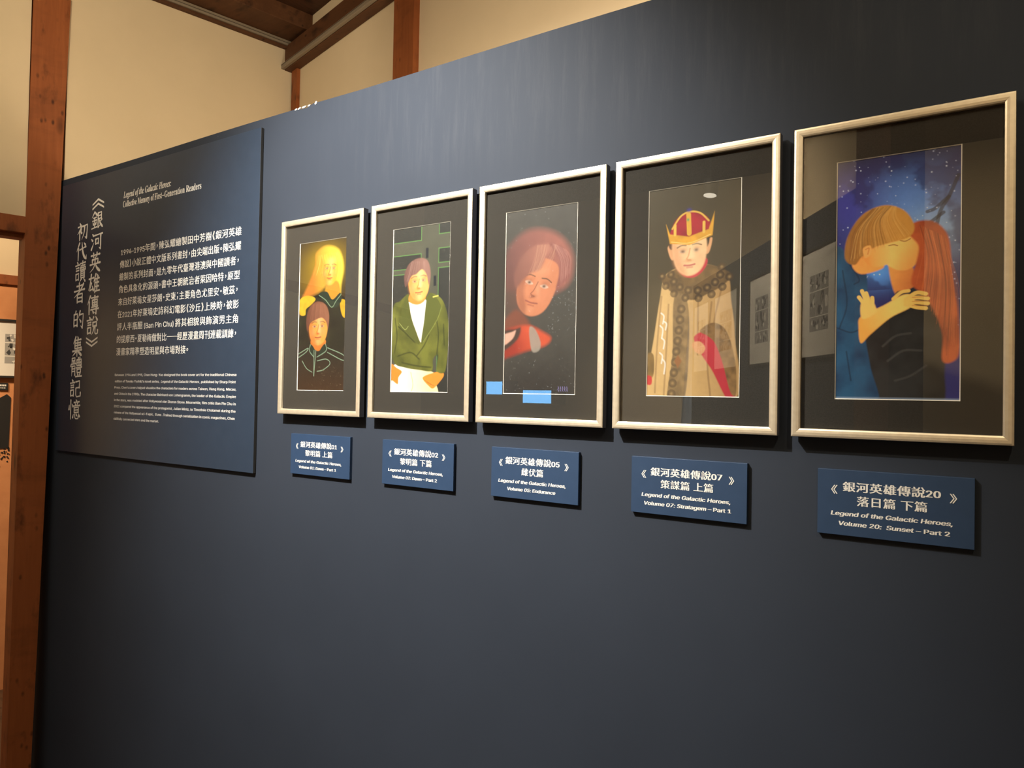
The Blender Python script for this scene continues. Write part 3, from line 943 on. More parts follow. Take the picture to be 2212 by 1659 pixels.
def art_two_busts():
    A = Art(11, (50, 38, 22))
    n = A.noise(4)
    A.put(n * .5, (78, 58, 24))
    A.blob(.55, .16, .42, .13, (196, 150, 20), .75)
    A.blob(.35, .26, .36, .10, (150, 112, 20), .65)
    A.blob(.5, .95, .6, .10, (92, 50, 20), .8)
    # rear figure: cloud of golden hair, dark coat with yellow shoulders
    A.fill([(.36, .08), (.58, .04), (.84, .08), (.94, .19), (.90, .30), (.86, .41), (.72, .38), (.62, .30), (.45, .34), (.2, .37), (.05, .385), (.22, .27), (.34, .16)], (205, 120, 40), .05, .95, c2=(244, 206, 60), grad=((.3, .3), (.85, .12)))
    A.fill([(.60, .29), (.84, .29), (.86, .42), (.58, .42)], (205, 140, 40), .03)
    A.fill([(.0, .41), (.3, .37), (.55, .355), (.74, .41), (.88, .38), (1.0, .43), (1.0, .72), (0, .72)], (46, 42, 22), .02, c2=(28, 24, 14))
    A.fill([(.02, .385), (.2, .36), (.36, .385), (.28, .42), (.16, .45), (.14, .49), (.02, .48)], (224, 168, 34), .015, tex=.25)
    A.fill([(.88, .41), (1.0, .42), (1.0, .52), (.92, .50)], (216, 158, 30), .015, tex=.25)
    A.fill([(.44, .36), (.60, .345), (.72, .40), (.88, .36), (.90, .42), (.72, .455)], (40, 52, 34), .012)
    A.line([(.44, .365), (.58, .40), (.71, .45), (.80, .41), (.90, .37)], (150, 165, 120), .012, .8)
    face(A, .66, .205, .36, .185, (240, 176, 44), (196, 104, 34), .06, (110, 60, 20), (180, 80, 40))
    A.strands(((.4, .10), (.85, .09)), ((.36, .22), (.93, .26)), 26, (246, 210, 96), .007, .03, .5, .03)
    # front figure
    A.fill([(0, .72), (.2, .695), (.42, .70), (.6, .70), (.84, .73), (1, .755), (1, 1), (0, 1)], (44, 34, 22), .03, .95, c2=(66, 40, 20), grad=((.5, .78), (.5, .98)))
    A.fill([(.30, .66), (.58, .66), (.58, .70), (.44, .735), (.30, .70)], (214, 118, 40), .015)
    face(A, .435, .585, .42, .21, (242, 156, 58), (206, 96, 40), 0, (92, 48, 26), (170, 70, 45))
    A.fill([(.20, .60), (.17, .52), (.24, .44), (.40, .405), (.58, .43), (.66, .50), (.64, .59), (.60, .545), (.50, .515), (.36, .53), (.26, .55)], (112, 62, 42), .02, c2=(150, 92, 62), grad=((.2, .55), (.6, .42)))
    A.strands(((.3, .42), (.56, .43)), ((.24, .54), (.6, .54)), 20, (176, 112, 80), .007, .02, .5)
    A.fill([(.28, .69), (.36, .72), (.36, .765), (.26, .735)], (36, 48, 32), .01)
    A.fill([(.58, .69), (.50, .72), (.44, .765), (.60, .74)], (36, 48, 32), .01)
    for L in ([(.27, .69), (.26, .735), (.355, .775)], [(.60, .69), (.61, .735), (.42, .775)], [(.355, .73), (.36, .90)], [(.395, .73), (.36, .90)],
              [(.02, .75), (.22, .715), (.18, .74), (.02, .775)], [(.64, .715), (.97, .765), (.97, .80), (.64, .745)],
              [(.1, .80), (.2, .85), (.32, .875)], [(.43, .80), (.62, .79), (.70, .82), (.56, .86), (.43, .87)]):
        A.line(L, (150, 168, 128), .013, .85)
    A.dots(60, (190, 160, 110), (.3, .84, 1, 1), (.002, .005))
    return A


def art_green_jacket():
    A = Art(12, (74, 70, 52))
    A.put(A.noise(6) * .3, (96, 92, 70))
    for r in ((-.1, -.05, .5, .09), (-.1, .17, .5, .255), (.80, -.05, 1.1, .065), (.80, .15, 1.1, .235), (-.1, .285, .4, .6), (.80, .265, 1.1, 1.05)):
        P = [(r[0], r[1]), (r[2], r[1]), (r[2], r[3]), (r[0], r[3])]
        A.fill(P, (46, 44, 36), .01, smooth=False)
        for k in range(4):
            A.line([P[k], P[(k + 1) % 4]], (92, 128, 62), .012, .8)
    A.dots(180, (110, 108, 92), (0, 0, .5, .5), (.002, .004))
    A.dots(140, (110, 108, 92), (.82, 0, 1, 1), (.002, .004))
    for a in ((.58, .14), (.72, .31)):
        A.fill([(a[0], a[1]), (a[0] + .045, a[1]), (a[0] + .045, a[1] + .06), (a[0], a[1] + .06)], (34, 34, 34), .01, smooth=False)
    # trousers, hands, jacket, shirt, head
    A.fill([(.04, .84), (.3, .85), (.72, .875), (.76, .92), (.78, 1.02), (-.02, 1.02)], (244, 214, 150), .012, c2=(255, 240, 196), grad=((.7, .95), (.2, .92)))
    A.line([(.36, .88), (.40, .95), (.37, 1.0)], (206, 160, 100), .014, .7)
    A.fill([(0, .83), (.10, .85), (.20, .875), (.14, .91), (.13, .95), (.04, .93), (0, .92)], (226, 128, 40), .012)
    A.fill([(.58, .905), (.72, .885), (.88, .875), (.92, .90), (.82, .95), (.74, .975), (.66, .955), (.58, .925)], (230, 136, 44), .012)
    for k in range(3):
        A.line([(.60 + .05 * k, .925 + .012 * k), (.68 + .04 * k, .945 + .006 * k)], (160, 84, 28), .009, .6)
    A.fill([(.02, .48), (.14, .445), (.28, .405), (.34, .43), (.60, .43), (.68, .41), (.86, .45), (.96, .54), (.99, .66), (.97, .80), (.93, .88), (.80, .87), (.82, .78), (.74, .80), (.72, .87), (.5, .865), (.25, .85), (.06, .82), (-.02, .70)], (74, 74, 24), .012, c2=(112, 108, 38))
    for L in ([(.12, .6), (.25, .64), (.42, .70)], [(.5, .8), (.35, .76), (.12, .78)], [(.78, .56), (.82, .66), (.8, .78)], [(.66, .66), (.58, .72), (.46, .78)], [(.2, .82), (.45, .84), (.7, .85)], [(.9, .6), (.92, .72)], [(.06, .55), (.1, .66), (.06, .76)]):
        A.line(L, (42, 44, 14), .022, .6)
    A.fill([(.27, .455), (.44, .47), (.60, .45), (.585, .56), (.56, .66), (.52, .70), (.42, .62), (.32, .53)], (255, 240, 206), .012, c2=(240, 214, 176), grad=((.5, .5), (.38, .68)))
    A.fill([(.24, .42), (.30, .46), (.36, .56), (.50, .70), (.44, .70), (.24, .63), (.14, .58)], (84, 84, 30), .01)
    A.fill([(.62, .43), (.72, .42), (.86, .50), (.76, .58), (.54, .71), (.57, .58)], (88, 88, 32), .01)
    A.line([(.14, .58), (.24, .62), (.30, .60)], (170, 168, 90), .008, .7)
    A.line([(.86, .50), (.78, .58), (.56, .70)], (150, 150, 70), .008, .6)
    A.line([(.72, .435), (.80, .43)], (214, 196, 90), .02, .8)
    A.fill([(.34, .40), (.56, .40), (.58, .45), (.45, .475), (.30, .45)], (214, 132, 50), .015)
    face(A, .47, .345, .38, .20, (236, 164, 78), (206, 116, 46), -.05, (80, 46, 28), (164, 84, 52))
    A.fill([(.23, .36), (.21, .29), (.30, .22), (.48, .195), (.62, .22), (.67, .30), (.64, .36), (.60, .30), (.52, .265), (.42, .29), (.34, .30), (.28, .34)], (104, 68, 56), .018, c2=(140, 98, 80), grad=((.24, .34), (.55, .2)))
    A.strands(((.34, .21), (.6, .22)), ((.26, .33), (.64, .33)), 20, (164, 124, 104), .006, .02, .5)
    return A


def art_red_top():
    A = Art(13, (62, 56, 46))
    A.put(A.noise(9) * .35, (82, 76, 62))
    A.blob(.5, 1.0, .8, .2, (44, 36, 30), .8)
    A.dots(150, (150, 142, 120), (0, 0, 1, 1), (.002, .005))
    # soft mass of hair, tilted head, red garment fading out
    A.fill([(-.02, .26), (.1, .17), (.32, .115), (.58, .125), (.80, .18), (.93, .27), (.93, .37), (.86, .43), (.72, .46), (.5, .5), (.2, .45), (.0, .42)], (104, 62, 52), .09, .95, c2=(152, 88, 70), grad=((.1, .4), (.7, .15)))
    A.blob(.12, .48, .2, .10, (100, 62, 46), .6)
    A.fill([(.16, .54), (.34, .60), (.36, .66), (.1, .68), (-.02, .62)], (120, 62, 40), .05, .9)
    A.fill([(-.02, .67), (.14, .635), (.36, .63), (.54, .665), (.66, .70), (.58, .74), (.34, .765), (.06, .80), (-.02, .80)], (196, 74, 40), .05, .97, c2=(150, 44, 26), grad=((.35, .66), (.2, .80)))
    A.fill([(-.02, .66), (.16, .645), (.24, .64), (.20, .70), (.04, .755), (-.02, .75)], (70, 48, 36), .03)
    A.fill([(-.02, .68), (.12, .66), (.17, .655), (.12, .70), (-.02, .735)], (204, 150, 120), .02)
    A.fill([(.36, .645), (.44, .65), (.52, .72), (.50, .765), (.40, .765)], (150, 134, 112), .02, .9)
    q = face(A, .44, .43, .56, .285, (190, 114, 74), (120, 66, 46), .30, (58, 40, 28), (140, 74, 56), .3)
    A.fill([(.16, .42), (.14, .34), (.24, .25), (.44, .20), (.66, .21), (.58, .27), (.5, .33), (.36, .35), (.26, .38)], (124, 76, 60), .04, c2=(160, 100, 78), grad=((.2, .38), (.6, .22)))
    A.fill([(.62, .2), (.80, .23), (.90, .30), (.90, .38), (.80, .42), (.72, .44), (.76, .36), (.74, .28)], (132, 74, 62), .03)
    A.strands(((.45, .2), (.75, .21)), ((.35, .36), (.62, .33)), 22, (196, 142, 104), .006, .03, .45, .02)
    A.strands(((.66, .2), (.84, .24)), ((.78, .42), (.9, .36)), 18, (196, 136, 112), .006, .02, .45, .04)
    A.dots(40, (230, 226, 210), (0, .0, 1, 1), (.002, .004), .6)
    A.dots(60, (220, 216, 200), (.62, .45, 1, .68), (.002, .004), .6)
    A.dots(50, (210, 206, 190), (.0, .80, 1, 1), (.002, .004), .6)
    for k in range(5):
        A.line([(.77 + .028 * k, .957), (.775 + .028 * k, .966), (.765 + .03 * k, .972), (.778 + .028 * k, .980)], (150, 132, 178), .007, .8)
    return A


def art_crowned_child():
    A = Art(14, (62, 50, 26))
    A.put(A.noise(4) * .5, (78, 64, 36))
    A.blob(.8, .45, .4, .2, (46, 40, 28), .7)
    robe, robe2 = (176, 132, 76), (206, 162, 98)
    A.fill([(.20, .42), (.40, .385), (.66, .385), (.86, .44), (.90, .56), (.94, .72), (.93, 1.02), (.06, 1.02), (.02, .9), (.08, .72), (.14, .54)], robe, .014, c2=robe2, grad=((.9, .5), (.3, .7)))
    for L in ([(.16, .52), (.12, .75), (.10, .98)], [(.24, .56), (.22, .8), (.2, 1)], [(.70, .56), (.66, .8), (.7, 1)], [(.80, .5), (.74, .62), (.72, .7)], [(.56, .56), (.56, .8)]):
        A.line(L, (120, 82, 44), .02, .5)
    A.fill([(.0, .80), (.08, .80), (.08, .90), (0, .9)], (120, 88, 40), .012, tex=.5)
    A.fill([(0, .90), (.06, .905), (.06, .94), (.01, .94)], (190, 36, 40), .012)
    # wide sleeve with lining, hand
    A.fill([(.52, .72), (.66, .69), (.78, .70), (.92, .86), (.95, 1.02), (.86, 1.0), (.72, .88), (.60, .80)], (186, 44, 50), .014)
    A.fill([(.58, .69), (.72, .655), (.86, .70), (.95, .84), (.96, .98), (.90, .97), (.82, .84), (.74, .75), (.66, .715)], (128, 92, 48), .012, tex=.6)
    A.fill([(.50, .75), (.58, .74), (.64, .77), (.60, .80), (.53, .785)], (214, 150, 96), .012)
    # collar and front band with ring ornament
    A.fill([(.16, .44), (.28, .40), (.40, .385), (.50, .42), (.62, .385), (.76, .40), (.90, .44), (.80, .49), (.66, .52), (.52, .545), (.36, .53), (.24, .49)], (104, 76, 38), .014, tex=.6)
    A.fill([(.30, .53), (.44, .545), (.47, .75), (.42, 1.02), (.24, 1.02), (.29, .8)], (128, 98, 58), .012, tex=.6)
    for k in range(9):
        a = -.05 + k * math.pi / 8.2
        for rad in (.27, .37):
            x, y = .53 + rad * math.cos(a), .405 + rad * .36 * math.sin(a)
            if y > .4:
                A.line([(x + .038 * math.cos(t), y + .038 / A.asp * math.sin(t)) for t in np.linspace(0, 5.4, 7)], (66, 46, 22), .010, .75, True)
                A.blob(x, y, .016, .007, (160, 124, 72), .8)
    for k in range(9):
        x, y = .38 - .012 * k, .585 + k * .05
        A.line([(x + .042 * math.cos(t), y + .042 / A.asp * math.sin(t)) for t in np.linspace(0, 5.4, 7)], (72, 52, 28), .010, .7, True)
        A.blob(x, y, .018, .008, (170, 130, 76), .7)
    A.fill([(.35, .80), (.39, .83), (.35, .865), (.31, .83)], (140, 84, 40), .01, smooth=False)
    A.fill([(.34, .36), (.62, .35), (.64, .39), (.54, .435), (.42, .435), (.33, .395)], (192, 40, 54), .014)
    A.fill([(.40, .36), (.55, .36), (.50, .42), (.42, .425)], (220, 160, 108), .014)
    # head with plain crown
    A.fill([(.22, .29), (.26, .28), (.30, .34), (.26, .345)], (222, 158, 104), .012)
    A.fill([(.66, .27), (.70, .265), (.67, .325), (.63, .33)], (222, 158, 104), .012)
    A.fill([(.26, .30), (.27, .255), (.64, .24), (.65, .30), (.6, .26), (.4, .27)], (50, 34, 22), .014)
    face(A, .46, .325, .38, .195, (240, 186, 130), (206, 138, 88), -.04, (70, 50, 36), (190, 96, 84))
    A.fill([(.25, .255), (.27, .19), (.34, .145), (.46, .125), (.58, .14), (.67, .18), (.66, .245), (.46, .265)], (176, 26, 38), .014, c2=(128, 14, 28))
    A.fill([(.20, .175), (.245, .225), (.45, .245), (.66, .22), (.72, .14), (.70, .25), (.46, .285), (.245, .27)], (214, 150, 40), .012, tex=.3, smooth=False)
    A.line([(.27, .20), (.36, .145), (.46, .128), (.57, .14), (.66, .18)], (222, 170, 66), .018)
    A.line([(.445, .14), (.455, .23)], (216, 160, 50), .05)
    for x in (.30, .61):
        A.line([(x, .185), (x, .23)], (226, 176, 70), .03)
    A.blob(.45, .12, .025, .009, (60, 50, 120), 1)
    A.blob(.44, .165, .014, .007, (60, 140, 80), 1)
    A.line([(.26, .262), (.46, .275), (.68, .245)], (250, 214, 120), .008, .7)
    # mirrored white lettering of the glass reflection, painted into the robe at the left
    for k, (x, y, l) in enumerate([(.19, .60, .05), (.22, .64, .04), (.18, .66, .06), (.20, .72, .05), (.18, .79, .05), (.21, .82, .07)]):
        A.line([(x - .03, y), (x, y + l * .3), (x - .01, y + l)], (240, 226, 204), .016, .7)
    return A


def art_starry_couple():
    A = Art(15, (38, 34, 92), 230, 500)
    n = A.noise(4)
    A.put(n * .7, (24, 20, 54))
    A.blob(.62, .22, .38, .16, (96, 132, 190), .85)
    A.blob(.78, .33, .26, .10, (150, 176, 196), .7)
    A.blob(.35, .47, .2, .07, (90, 150, 214), .8)
    A.blob(.12, .2, .2, .12, (54, 44, 130), .7)
    A.put(np.clip(1 - A.v / .10, 0, 1) * .7, (20, 16, 30))
    A.put(np.clip((A.noise(5) - .52) * 5, 0, .6) * (A.v < .55), (30, 26, 70))
    for L in ([(.97, .12), (.9, .2), (.84, .25), (.80, .33)], [(.9, .2), (.8, .24), (.74, .25)], [(.86, .26), (.74, .3), (.66, .31)], [(.80, .32), (.78, .36)]):
        A.line(L, (24, 24, 40), .03, .75)
    A.dots(150, (226, 228, 246), (0, 0, 1, .5), (.002, .006))
    A.dots(60, (220, 224, 250), (.86, .45, 1, 1), (.002, .006))
    A.fill([(.84, .80), (1.02, .78), (1.02, 1.02), (.8, 1.02)], (34, 34, 92), .06)
    # person on the right: long red hair, dark top
    A.fill([(.24, .80), (.32, .70), (.50, .60), (.66, .56), (.80, .60), (.88, .72), (.88, .88), (.84, 1.02), (.38, 1.02)], (40, 38, 34), .02, c2=(24, 22, 20))
    for L in ([(.4, .78), (.5, .74), (.62, .73)], [(.44, .84), (.56, .8), (.7, .8)], [(.5, .92), (.62, .9), (.74, .86)]):
        A.line(L, (78, 72, 64), .02, .4)
    A.fill([(.44, .41), (.62, .46), (.66, .55), (.50, .575)], (222, 144, 66), .016, c2=(196, 108, 50), grad=((.5, .45), (.6, .56)))
    A.fill([(.50, .565), (.6, .555), (.68, .54), (.68, .60), (.5, .62)], (22, 34, 44), .012)
    A.fill([(.45, .33), (.56, .30), (.68, .33), (.70, .42), (.62, .47), (.52, .475), (.43, .45), (.41, .425), (.44, .41), (.42, .385)], (244, 190, 96), .014, c2=(222, 150, 70), grad=((.5, .36), (.6, .47)))
    A.line([(.53, .355), (.57, .36), (.61, .352)], (120, 66, 34), .009, .8)
    A.fill([(.58, .32), (.66, .285), (.80, .295), (.90, .36), (.93, .50), (.97, .64), (.985, .80), (.94, .845), (.86, .84), (.86, .74), (.80, .65), (.72, .58), (.62, .53), (.66, .44), (.67, .38)], (150, 62, 30), .02, c2=(186, 84, 40))
    A.strands(((.68, .3), (.88, .36)), ((.68, .54), (.97, .8)), 34, (210, 112, 58), .007, .02, .5, .04)
    A.strands(((.68, .3), (.88, .36)), ((.74, .58), (.92, .84)), 20, (96, 34, 18), .007, .02, .5, .04)
    # person on the left: fair hair, blue denim shirt
    A.fill([(-.02, .40), (.12, .405), (.24, .45), (.27, .54), (.24, .68), (.30, .86), (.36, 1.02), (-.02, 1.02)], (32, 72, 96), .014, c2=(22, 50, 74))
    for L in ([(.06, .46), (.1, .6), (.04, .7)], [(.02, .7), (.14, .72), (.24, .70)], [(.1, .8), (.14, .92)], [(.1, .42), (.2, .5), (.16, .52)]):
        A.line(L, (16, 36, 54), .014, .7)
    A.fill([(.14, .44), (.20, .40), (.34, .42), (.40, .46), (.22, .48)], (232, 146, 64), .016)
    A.fill([(.24, .36), (.40, .34), (.52, .36), (.505, .385), (.475, .40), (.48, .42), (.44, .445), (.34, .455), (.25, .43)], (244, 184, 94), .014, c2=(226, 140, 60), grad=((.45, .38), (.28, .45)))
    A.fill([(.08, .41), (.10, .32), (.22, .235), (.40, .205), (.56, .235), (.64, .30), (.60, .345), (.46, .36), (.32, .375), (.22, .41), (.16, .44)], (150, 94, 34), .016, c2=(196, 134, 54), grad=((.15, .36), (.5, .24)))
    A.strands(((.34, .212), (.50, .215)), ((.12, .42), (.60, .335)), 30, (222, 168, 88), .007, .015, .4, -.05)
    A.strands(((.30, .215), (.46, .212)), ((.10, .42), (.42, .36)), 22, (104, 62, 22), .007, .02, .5, -.06)
    A.fill([(.23, .375), (.29, .365), (.30, .395), (.25, .415)], (236, 158, 78), .012)
    A.line([(.25, .38), (.28, .375), (.27, .40)], (176, 96, 40), .008, .7)
    A.line([(.44, .372), (.48, .37), (.51, .375)], (110, 66, 30), .009, .8)
    # arm round the back with a spread hand, second hand on the shoulder
    A.fill([(.20, .70), (.22, .655), (.40, .615), (.56, .575), (.64, .585), (.62, .625), (.46, .665), (.30, .73), (.22, .765)], (232, 152, 62), .014, c2=(246, 186, 92), grad=((.3, .76), (.45, .6)))
    for k in range(4):
        y = .572 + .019 * k
        A.line([(.58, .595 + .006 * k), (.66, y - .002), (.755 - .015 * abs(k - 1.5), y + .004)], (240, 176, 84), .034)
    for k in range(3):
        A.line([(.63, .588 + .016 * k), (.75, .586 + .019 * k)], (150, 84, 34), .006, .7)
    A.line([(.48, .59), (.54, .565), (.60, .56)], (240, 176, 84), .03)
    A.fill([(.22, .60), (.30, .59), (.34, .62), (.34, .645), (.23, .665)], (240, 178, 88), .014)
    for k, (x, y) in enumerate([(.20, .575), (.225, .55), (.26, .56), (.31, .58)]):
        A.line([(.25 + .018 * k, .615), ((.25 + .018 * k + x) / 2 + .005, (.615 + y) / 2), (x, y)], (240, 178, 88), .032)
    A.put(np.clip((A.v - .985) * 60, 0, .5), (160, 170, 180))
    return A


# ------------------------------------------------------------------ five picture frames
FH, FW, FZ = 0.6178, 0.3665, 1.529
FX = [-1.8838, -1.4848, -1.0955, -0.7051, -0.3120]       # left edges
MO = (0.0800, 0.2855, 0.0775, 0.5405)                    # opening in the mat: x0,x1,z0,z1 in the frame


def moulding_bm():
    """mitred moulding: convex face profile swept round the rectangle (frame-local: x 0..FW, y 0 at the wall, z 0..FH)"""
    # (inset from outer edge, y) ; outer back -> outer front -> crown -> inner lip -> inner back
    prof = [(0.0, -0.010, 1), (0.0, -0.0285, 1), (0.0008, -0.0297, 0), (0.004, -0.0304, 0), (0.009, -0.0303, 0), (0.0135, -0.0296, 0),
            (0.0162, -0.0284, 0), (0.0168, -0.0272, 0), (0.0168, -0.0215, 2), (0.0168, -0.010, 2)]
    bm = bmesh.new()
    rings = []
    for d, y, _ in prof:
        rings.append([bm.verts.new((x, y, z)) for x, z in ((d, d), (FW - d, d), (FW - d, FH - d), (d, FH - d))])
    n = len(prof)
    for i in range(n):
        a, b = rings[i], rings[(i + 1) % n]
        for k in range(4):
            f = bm.faces.new((a[k], a[(k + 1) % 4], b[(k + 1) % 4], b[k]))
            f.material_index = prof[i][2] if i < n - 1 else 1
            if i in (1,):
                f.material_index = 0
    return bm


def ring_bm(x0, x1, z0, z1, u0, u1, w0, w1, ya, yb):
    bm = bmesh.new()
    A_ = [bm.verts.new((x, ya, z)) for x, z in ((x0, z0), (x1, z0), (x1, z1), (x0, z1))]
    B_ = [bm.verts.new((x, yb, z)) for x, z in ((u0, w0), (u1, w0), (u1, w1), (u0, w1))]
    for k in range(4):
        bm.faces.new((A_[k], A_[(k + 1) % 4], B_[(k + 1) % 4], B_[k]))
    return bm


ART = [(art_two_busts, 'silver framed painting of two figures with golden hair, nearest the text panel', 0.62),
       (art_green_jacket, 'silver framed painting of a figure in a green jacket and white shirt', 0.80),
       (art_red_top, 'silver framed dark portrait of a tilted head above a red top', 0.78),
       (art_crowned_child, 'silver framed painting of a child in a red and gold crown and tan robe', 0.88),
       (art_starry_couple, 'silver framed painting of a couple before a starry blue sky, largest in view', 1.50)]


def make_frame(x0, label):
    t = thing('framed_painting', label, 'framed painting', (x0, 1.53, FZ), 'framed paintings on the navy wall')
    mo = obj('frame_moulding', moulding_bm(), [M['silver'], M['silver_side'], M['lip']], t)
    d = 0.0165
    bm = bmesh.new()
    box(bm, d, FW - d, -0.0232, -0.0212, d, FH - d)
    obj('glass_pane', bm, M['glass'], t)
    e = 0.0015
    ym = -0.0195
    x0_, x1_, z0_, z1_ = MO
    matb = obj('mat_board', ring_bm(d, FW - d, d, FH - d, x0_ - e, x1_ + e, z0_ - e, z1_ + e, ym, ym), M['mat'], t)
    obj('mat_bevel', ring_bm(x0_ - e, x1_ + e, z0_ - e, z1_ + e, x0_, x1_, z0_, z1_, ym, ym + 0.0015), M['core'], matb)
    bm = bmesh.new()
    box(bm, 0.006, FW - 0.006, -0.0165, -0.0105, 0.006, FH - 0.006)
    obj('backing_board', bm, M['black'], t)
    bm = bmesh.new()
    box(bm, 0.09, FW - 0.09, -0.0105, 0.0, FH - 0.09, FH - 0.05)
    obj('hanging_batten', bm, M['black'], t)
    return t


def copy_tree(o, parent=None):
    c = o.copy()
    COL.objects.link(c)
    if parent is not None:
        c.parent = parent
    for ch in o.children:
        copy_tree(ch, c)
    return c


proto = make_frame(FX[0], ART[0][1])
frames = [proto]
for i in range(1, 5):
    c = copy_tree(proto)
    c.location.x = FX[i]
    c['label'] = ART[i][1]
    frames.append(c)
for t, (fn, _, g) in zip(frames, ART):
    fn().build('painted_sheet', t, MO[0] - 0.002, MO[1] + 0.002, MO[2] - 0.002, MO[3] + 0.002, -0.0172, g)


# ------------------------------------------------------------------ framed comic pages (next room, and opposite wall in the reflections)
def comic_page(basis, x0, x1, z0, z1, label, seed, group, frame_w=0.012):
    A_, B_, C_, O = basis
    t = thing('framed_comic_page', label, 'framed comic page', O + A_ * ((x0 + x1) / 2) + C_ * z0, group)
    b = (A_, B_, C_, Vector((0, 0, 0)))
    hw, h = (x1 - x0) / 2, z1 - z0
    bm = bmesh.new()
    for q in ((-hw, hw, 0, frame_w), (-hw, hw, h - frame_w, h)):
        box(bm, q[0], q[1], -0.022, 0, q[2], q[3], b)
    for q in ((-hw, -hw + frame_w), (hw - frame_w, hw)):
        box(bm, q[0], q[1], -0.022, 0, frame_w, h - frame_w, b)
    obj('frame', bm, M['black'], t)
    boxo('mat_board', M['paper'], (-hw + frame_w, hw - frame_w, -0.012, 0, frame_w, h - frame_w), b, parent=t)
    rng = random.Random(seed)
    bm = bmesh.new()
    px0, px1, pz0, pz1 = -hw * .52, hw * .52, h * .24, h * .76
    z = pz0
    rows = [.26, .44, .30]
    for rh in rows:
        hh = (pz1 - pz0) * rh
        x = px0
        cols = rng.choice([[.6, .4], [.35, .65], [.3, .3, .4]])
        for cw in cols:
            ww = (px1 - px0) * cw
            box(bm, x + .002, x + ww - .002, -0.0125, -0.0115, z + .003, z + hh - .003, b, mi=1)
            for _ in range(7):
                cx, cz = x + ww * rng.uniform(.15, .85), z + hh * rng.uniform(.15, .85)
                rr = min(ww, hh) * rng.uniform(.06, .2)
                k = rng.randint(4, 7)
                pts = [(min(max(cx + rr * rng.uniform(.5, 1.2) * math.cos(i * 6.283 / k), x + .003), x + ww - .003),
                        min(max(cz + rr * 1.4 * rng.uniform(.5, 1.2) * math.sin(i * 6.283 / k), z + .004), z + hh - .004)) for i in range(k)]
                prism(bm, pts, -0.0130, -0.0124, b, mi=rng.choice([0, 0, 2]))
            x += ww
        z += hh
    obj('ink_drawing', bm, [M['ink'], M['tone'], M['paper']], t)
    return t


BF = (dL, nL, UP, CORNER + nL * (OF - 0.012))
comic_page(BF, -1.168, -0.74, 1.652, 2.000, 'framed comic page with white mat on the orange wall of the next room', 3, 'framed comic pages')
t = thing('caption_plaque', 'small black caption plaque under the comic page in the next room', 'caption plaque', BF[3] + dL * -1.09 + UP * 1.578, 'caption plaques under the paintings')
b0 = (dL, nL, UP, Vector((0, 0, 0)))
boxo('board', M['black'], (-0.05, 0.048, -0.008, 0, 0, 0.044), b0, parent=t)
bm = bmesh.new()
random.seed(8)
for z_, h_ in ((0.024, 0.010), (0.011, 0.005)):
    x = -0.042
    while x < 0.036:
        w = random.uniform(.004, .009)
        box(bm, x, x + w, -0.0088, -0.008, z_, z_ + h_, b0)
        x += w + .002
obj('lettering', bm, M['letter'], t)
# dark ink shape painted low on the orange wall
bm = bmesh.new()
prism(bm, [(-1.55, 1.30), (-1.30, 1.21), (-1.03, 1.235), (-1.025, 1.535), (-1.045, 1.555), (-1.075, 1.535), (-1.095, 1.528), (-1.13, 1.545), (-1.3, 1.55), (-1.55, 1.5)], -0.004, 0, BF)
rng = random.Random(5)
for _ in range(60):
    a, z_ = rng.uniform(-1.2, -1.02), 1.235 - abs(rng.gauss(0, .035)) + rng.uniform(-.02, .02)
    r_ = rng.uniform(.002, .007)
    prism(bm, [(a + r_ * math.cos(k), z_ + r_ * math.sin(k)) for k in (0, 1.1, 2.3, 3.5, 4.9)], -0.003, 0, BF)
meta(obj('wall_graphic', bm, M['black']), 'dark ragged ink graphic low on the orange wall of the next room', 'wall graphic')

BO = (eD * -1, eN, UP, REAR)                             # rear partition, seen facing it
for a0, a1, sd, lab in [(0.48, 0.93, 21, 'framed comic page on the rear partition nearest its post, mirrored in the rightmost glass'),
                        (1.34, 1.81, 22, 'second framed comic page from the rear post, mirrored at the right of the crowned child'),
                        (2.06, 2.66, 23, 'wide framed comic page mirrored over the sleeve of the crowned child'),
                        (2.81, 3.30, 24, 'farthest framed comic page mirrored over the robe of the crowned child')]:
    comic_page(BO, -a1, -a0, 1.83, 2.43, lab, sd, 'framed comic pages')

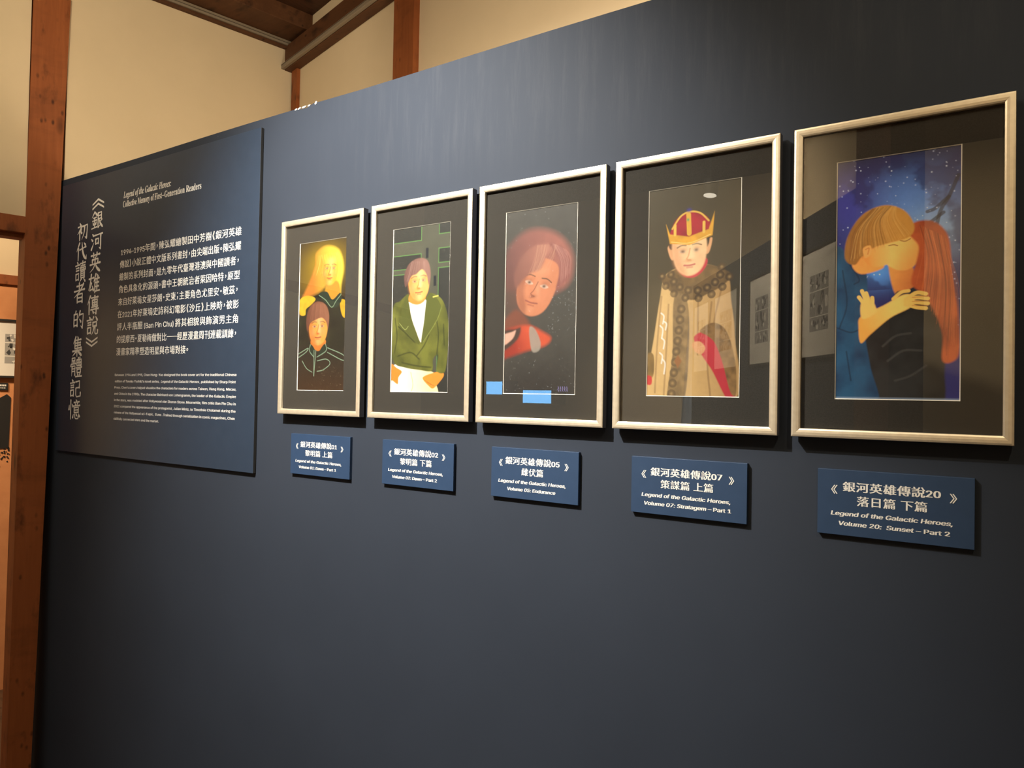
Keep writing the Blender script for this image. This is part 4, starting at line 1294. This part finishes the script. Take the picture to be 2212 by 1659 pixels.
# two blue screens, a pale hanging cloth and a small lamp on the back wall, visible as reflections
for (x0, x1, z0, z1, lab) in [(-4.34, -4.14, 1.612, 1.745, 'small glowing blue screen mirrored at the left edge of the red top portrait'),
                              (-3.88, -3.55, 1.53, 1.66, 'larger glowing blue screen mirrored at the foot of the red top portrait')]:
    t = thing('video_screen', lab, 'screen', ((x0 + x1) / 2, -3.40, z0), 'blue screens on the back wall')
    h = (x1 - x0) / 2
    boxo('housing', M['black'], (-h - .01, h + .01, 0.0, 0.280, -.01, z1 - z0 + .01), parent=t)
    boxo('display', M['screen'], (-h, h, 0.2802, 0.285, 0, z1 - z0), parent=t)

bm = bmesh.new()
rows, cols = 16, 24
grid = []
for k in range(rows + 1):
    f = k / rows
    z = 2.5 - 1.5 * f
    w = 0.05 + 0.085 * f
    grid.append([bm.verts.new((-2.185 + w * (2 * c / cols - 1), -3.385 + 0.016 * math.sin(c * 1.7 + f * 2) * (0.4 + f), z)) for c in range(cols + 1)])
for k in range(rows):
    for c in range(cols):
        bm.faces.new((grid[k][c], grid[k][c + 1], grid[k + 1][c + 1], grid[k + 1][c]))
bmesh.ops.solidify(bm, geom=bm.faces[:], thickness=0.003)
meta(obj('hanging_cloth', bm, M['cloth'], smooth=True), 'pale blue pleated cloth on the back wall, mirrored below the crowned child', 'cloth')


def lamp(loc, to, label, r=0.035):
    loc, to = Vector(loc), Vector(to)
    t = thing('spotlight', label, 'spotlight', (loc.x, loc.y, ZC), 'ceiling spotlights')
    d = (to - loc).normalized()
    o = Vector((0, 0, loc.z - ZC))
    obj('stem', cyl(bmesh.new(), (0, 0, 0), o - d * .06, 0.006, seg=10), M['metal'], t)
    obj('housing', cyl(bmesh.new(), o - d * .12, o - d * .004, r), M['metal'], t)
    obj('lens', cyl(bmesh.new(), o - d * .004, o, r * .85), M['lens'], t)
    return t


lamp(SPOT_AT, SPOT_TO, 'black ceiling spotlight aimed at the framed paintings')
lamp((-1.679, -2.2, 3.121), (-1.9, -1.9, 0), 'small ceiling spotlight behind the viewer, mirrored above the crown', 0.055)
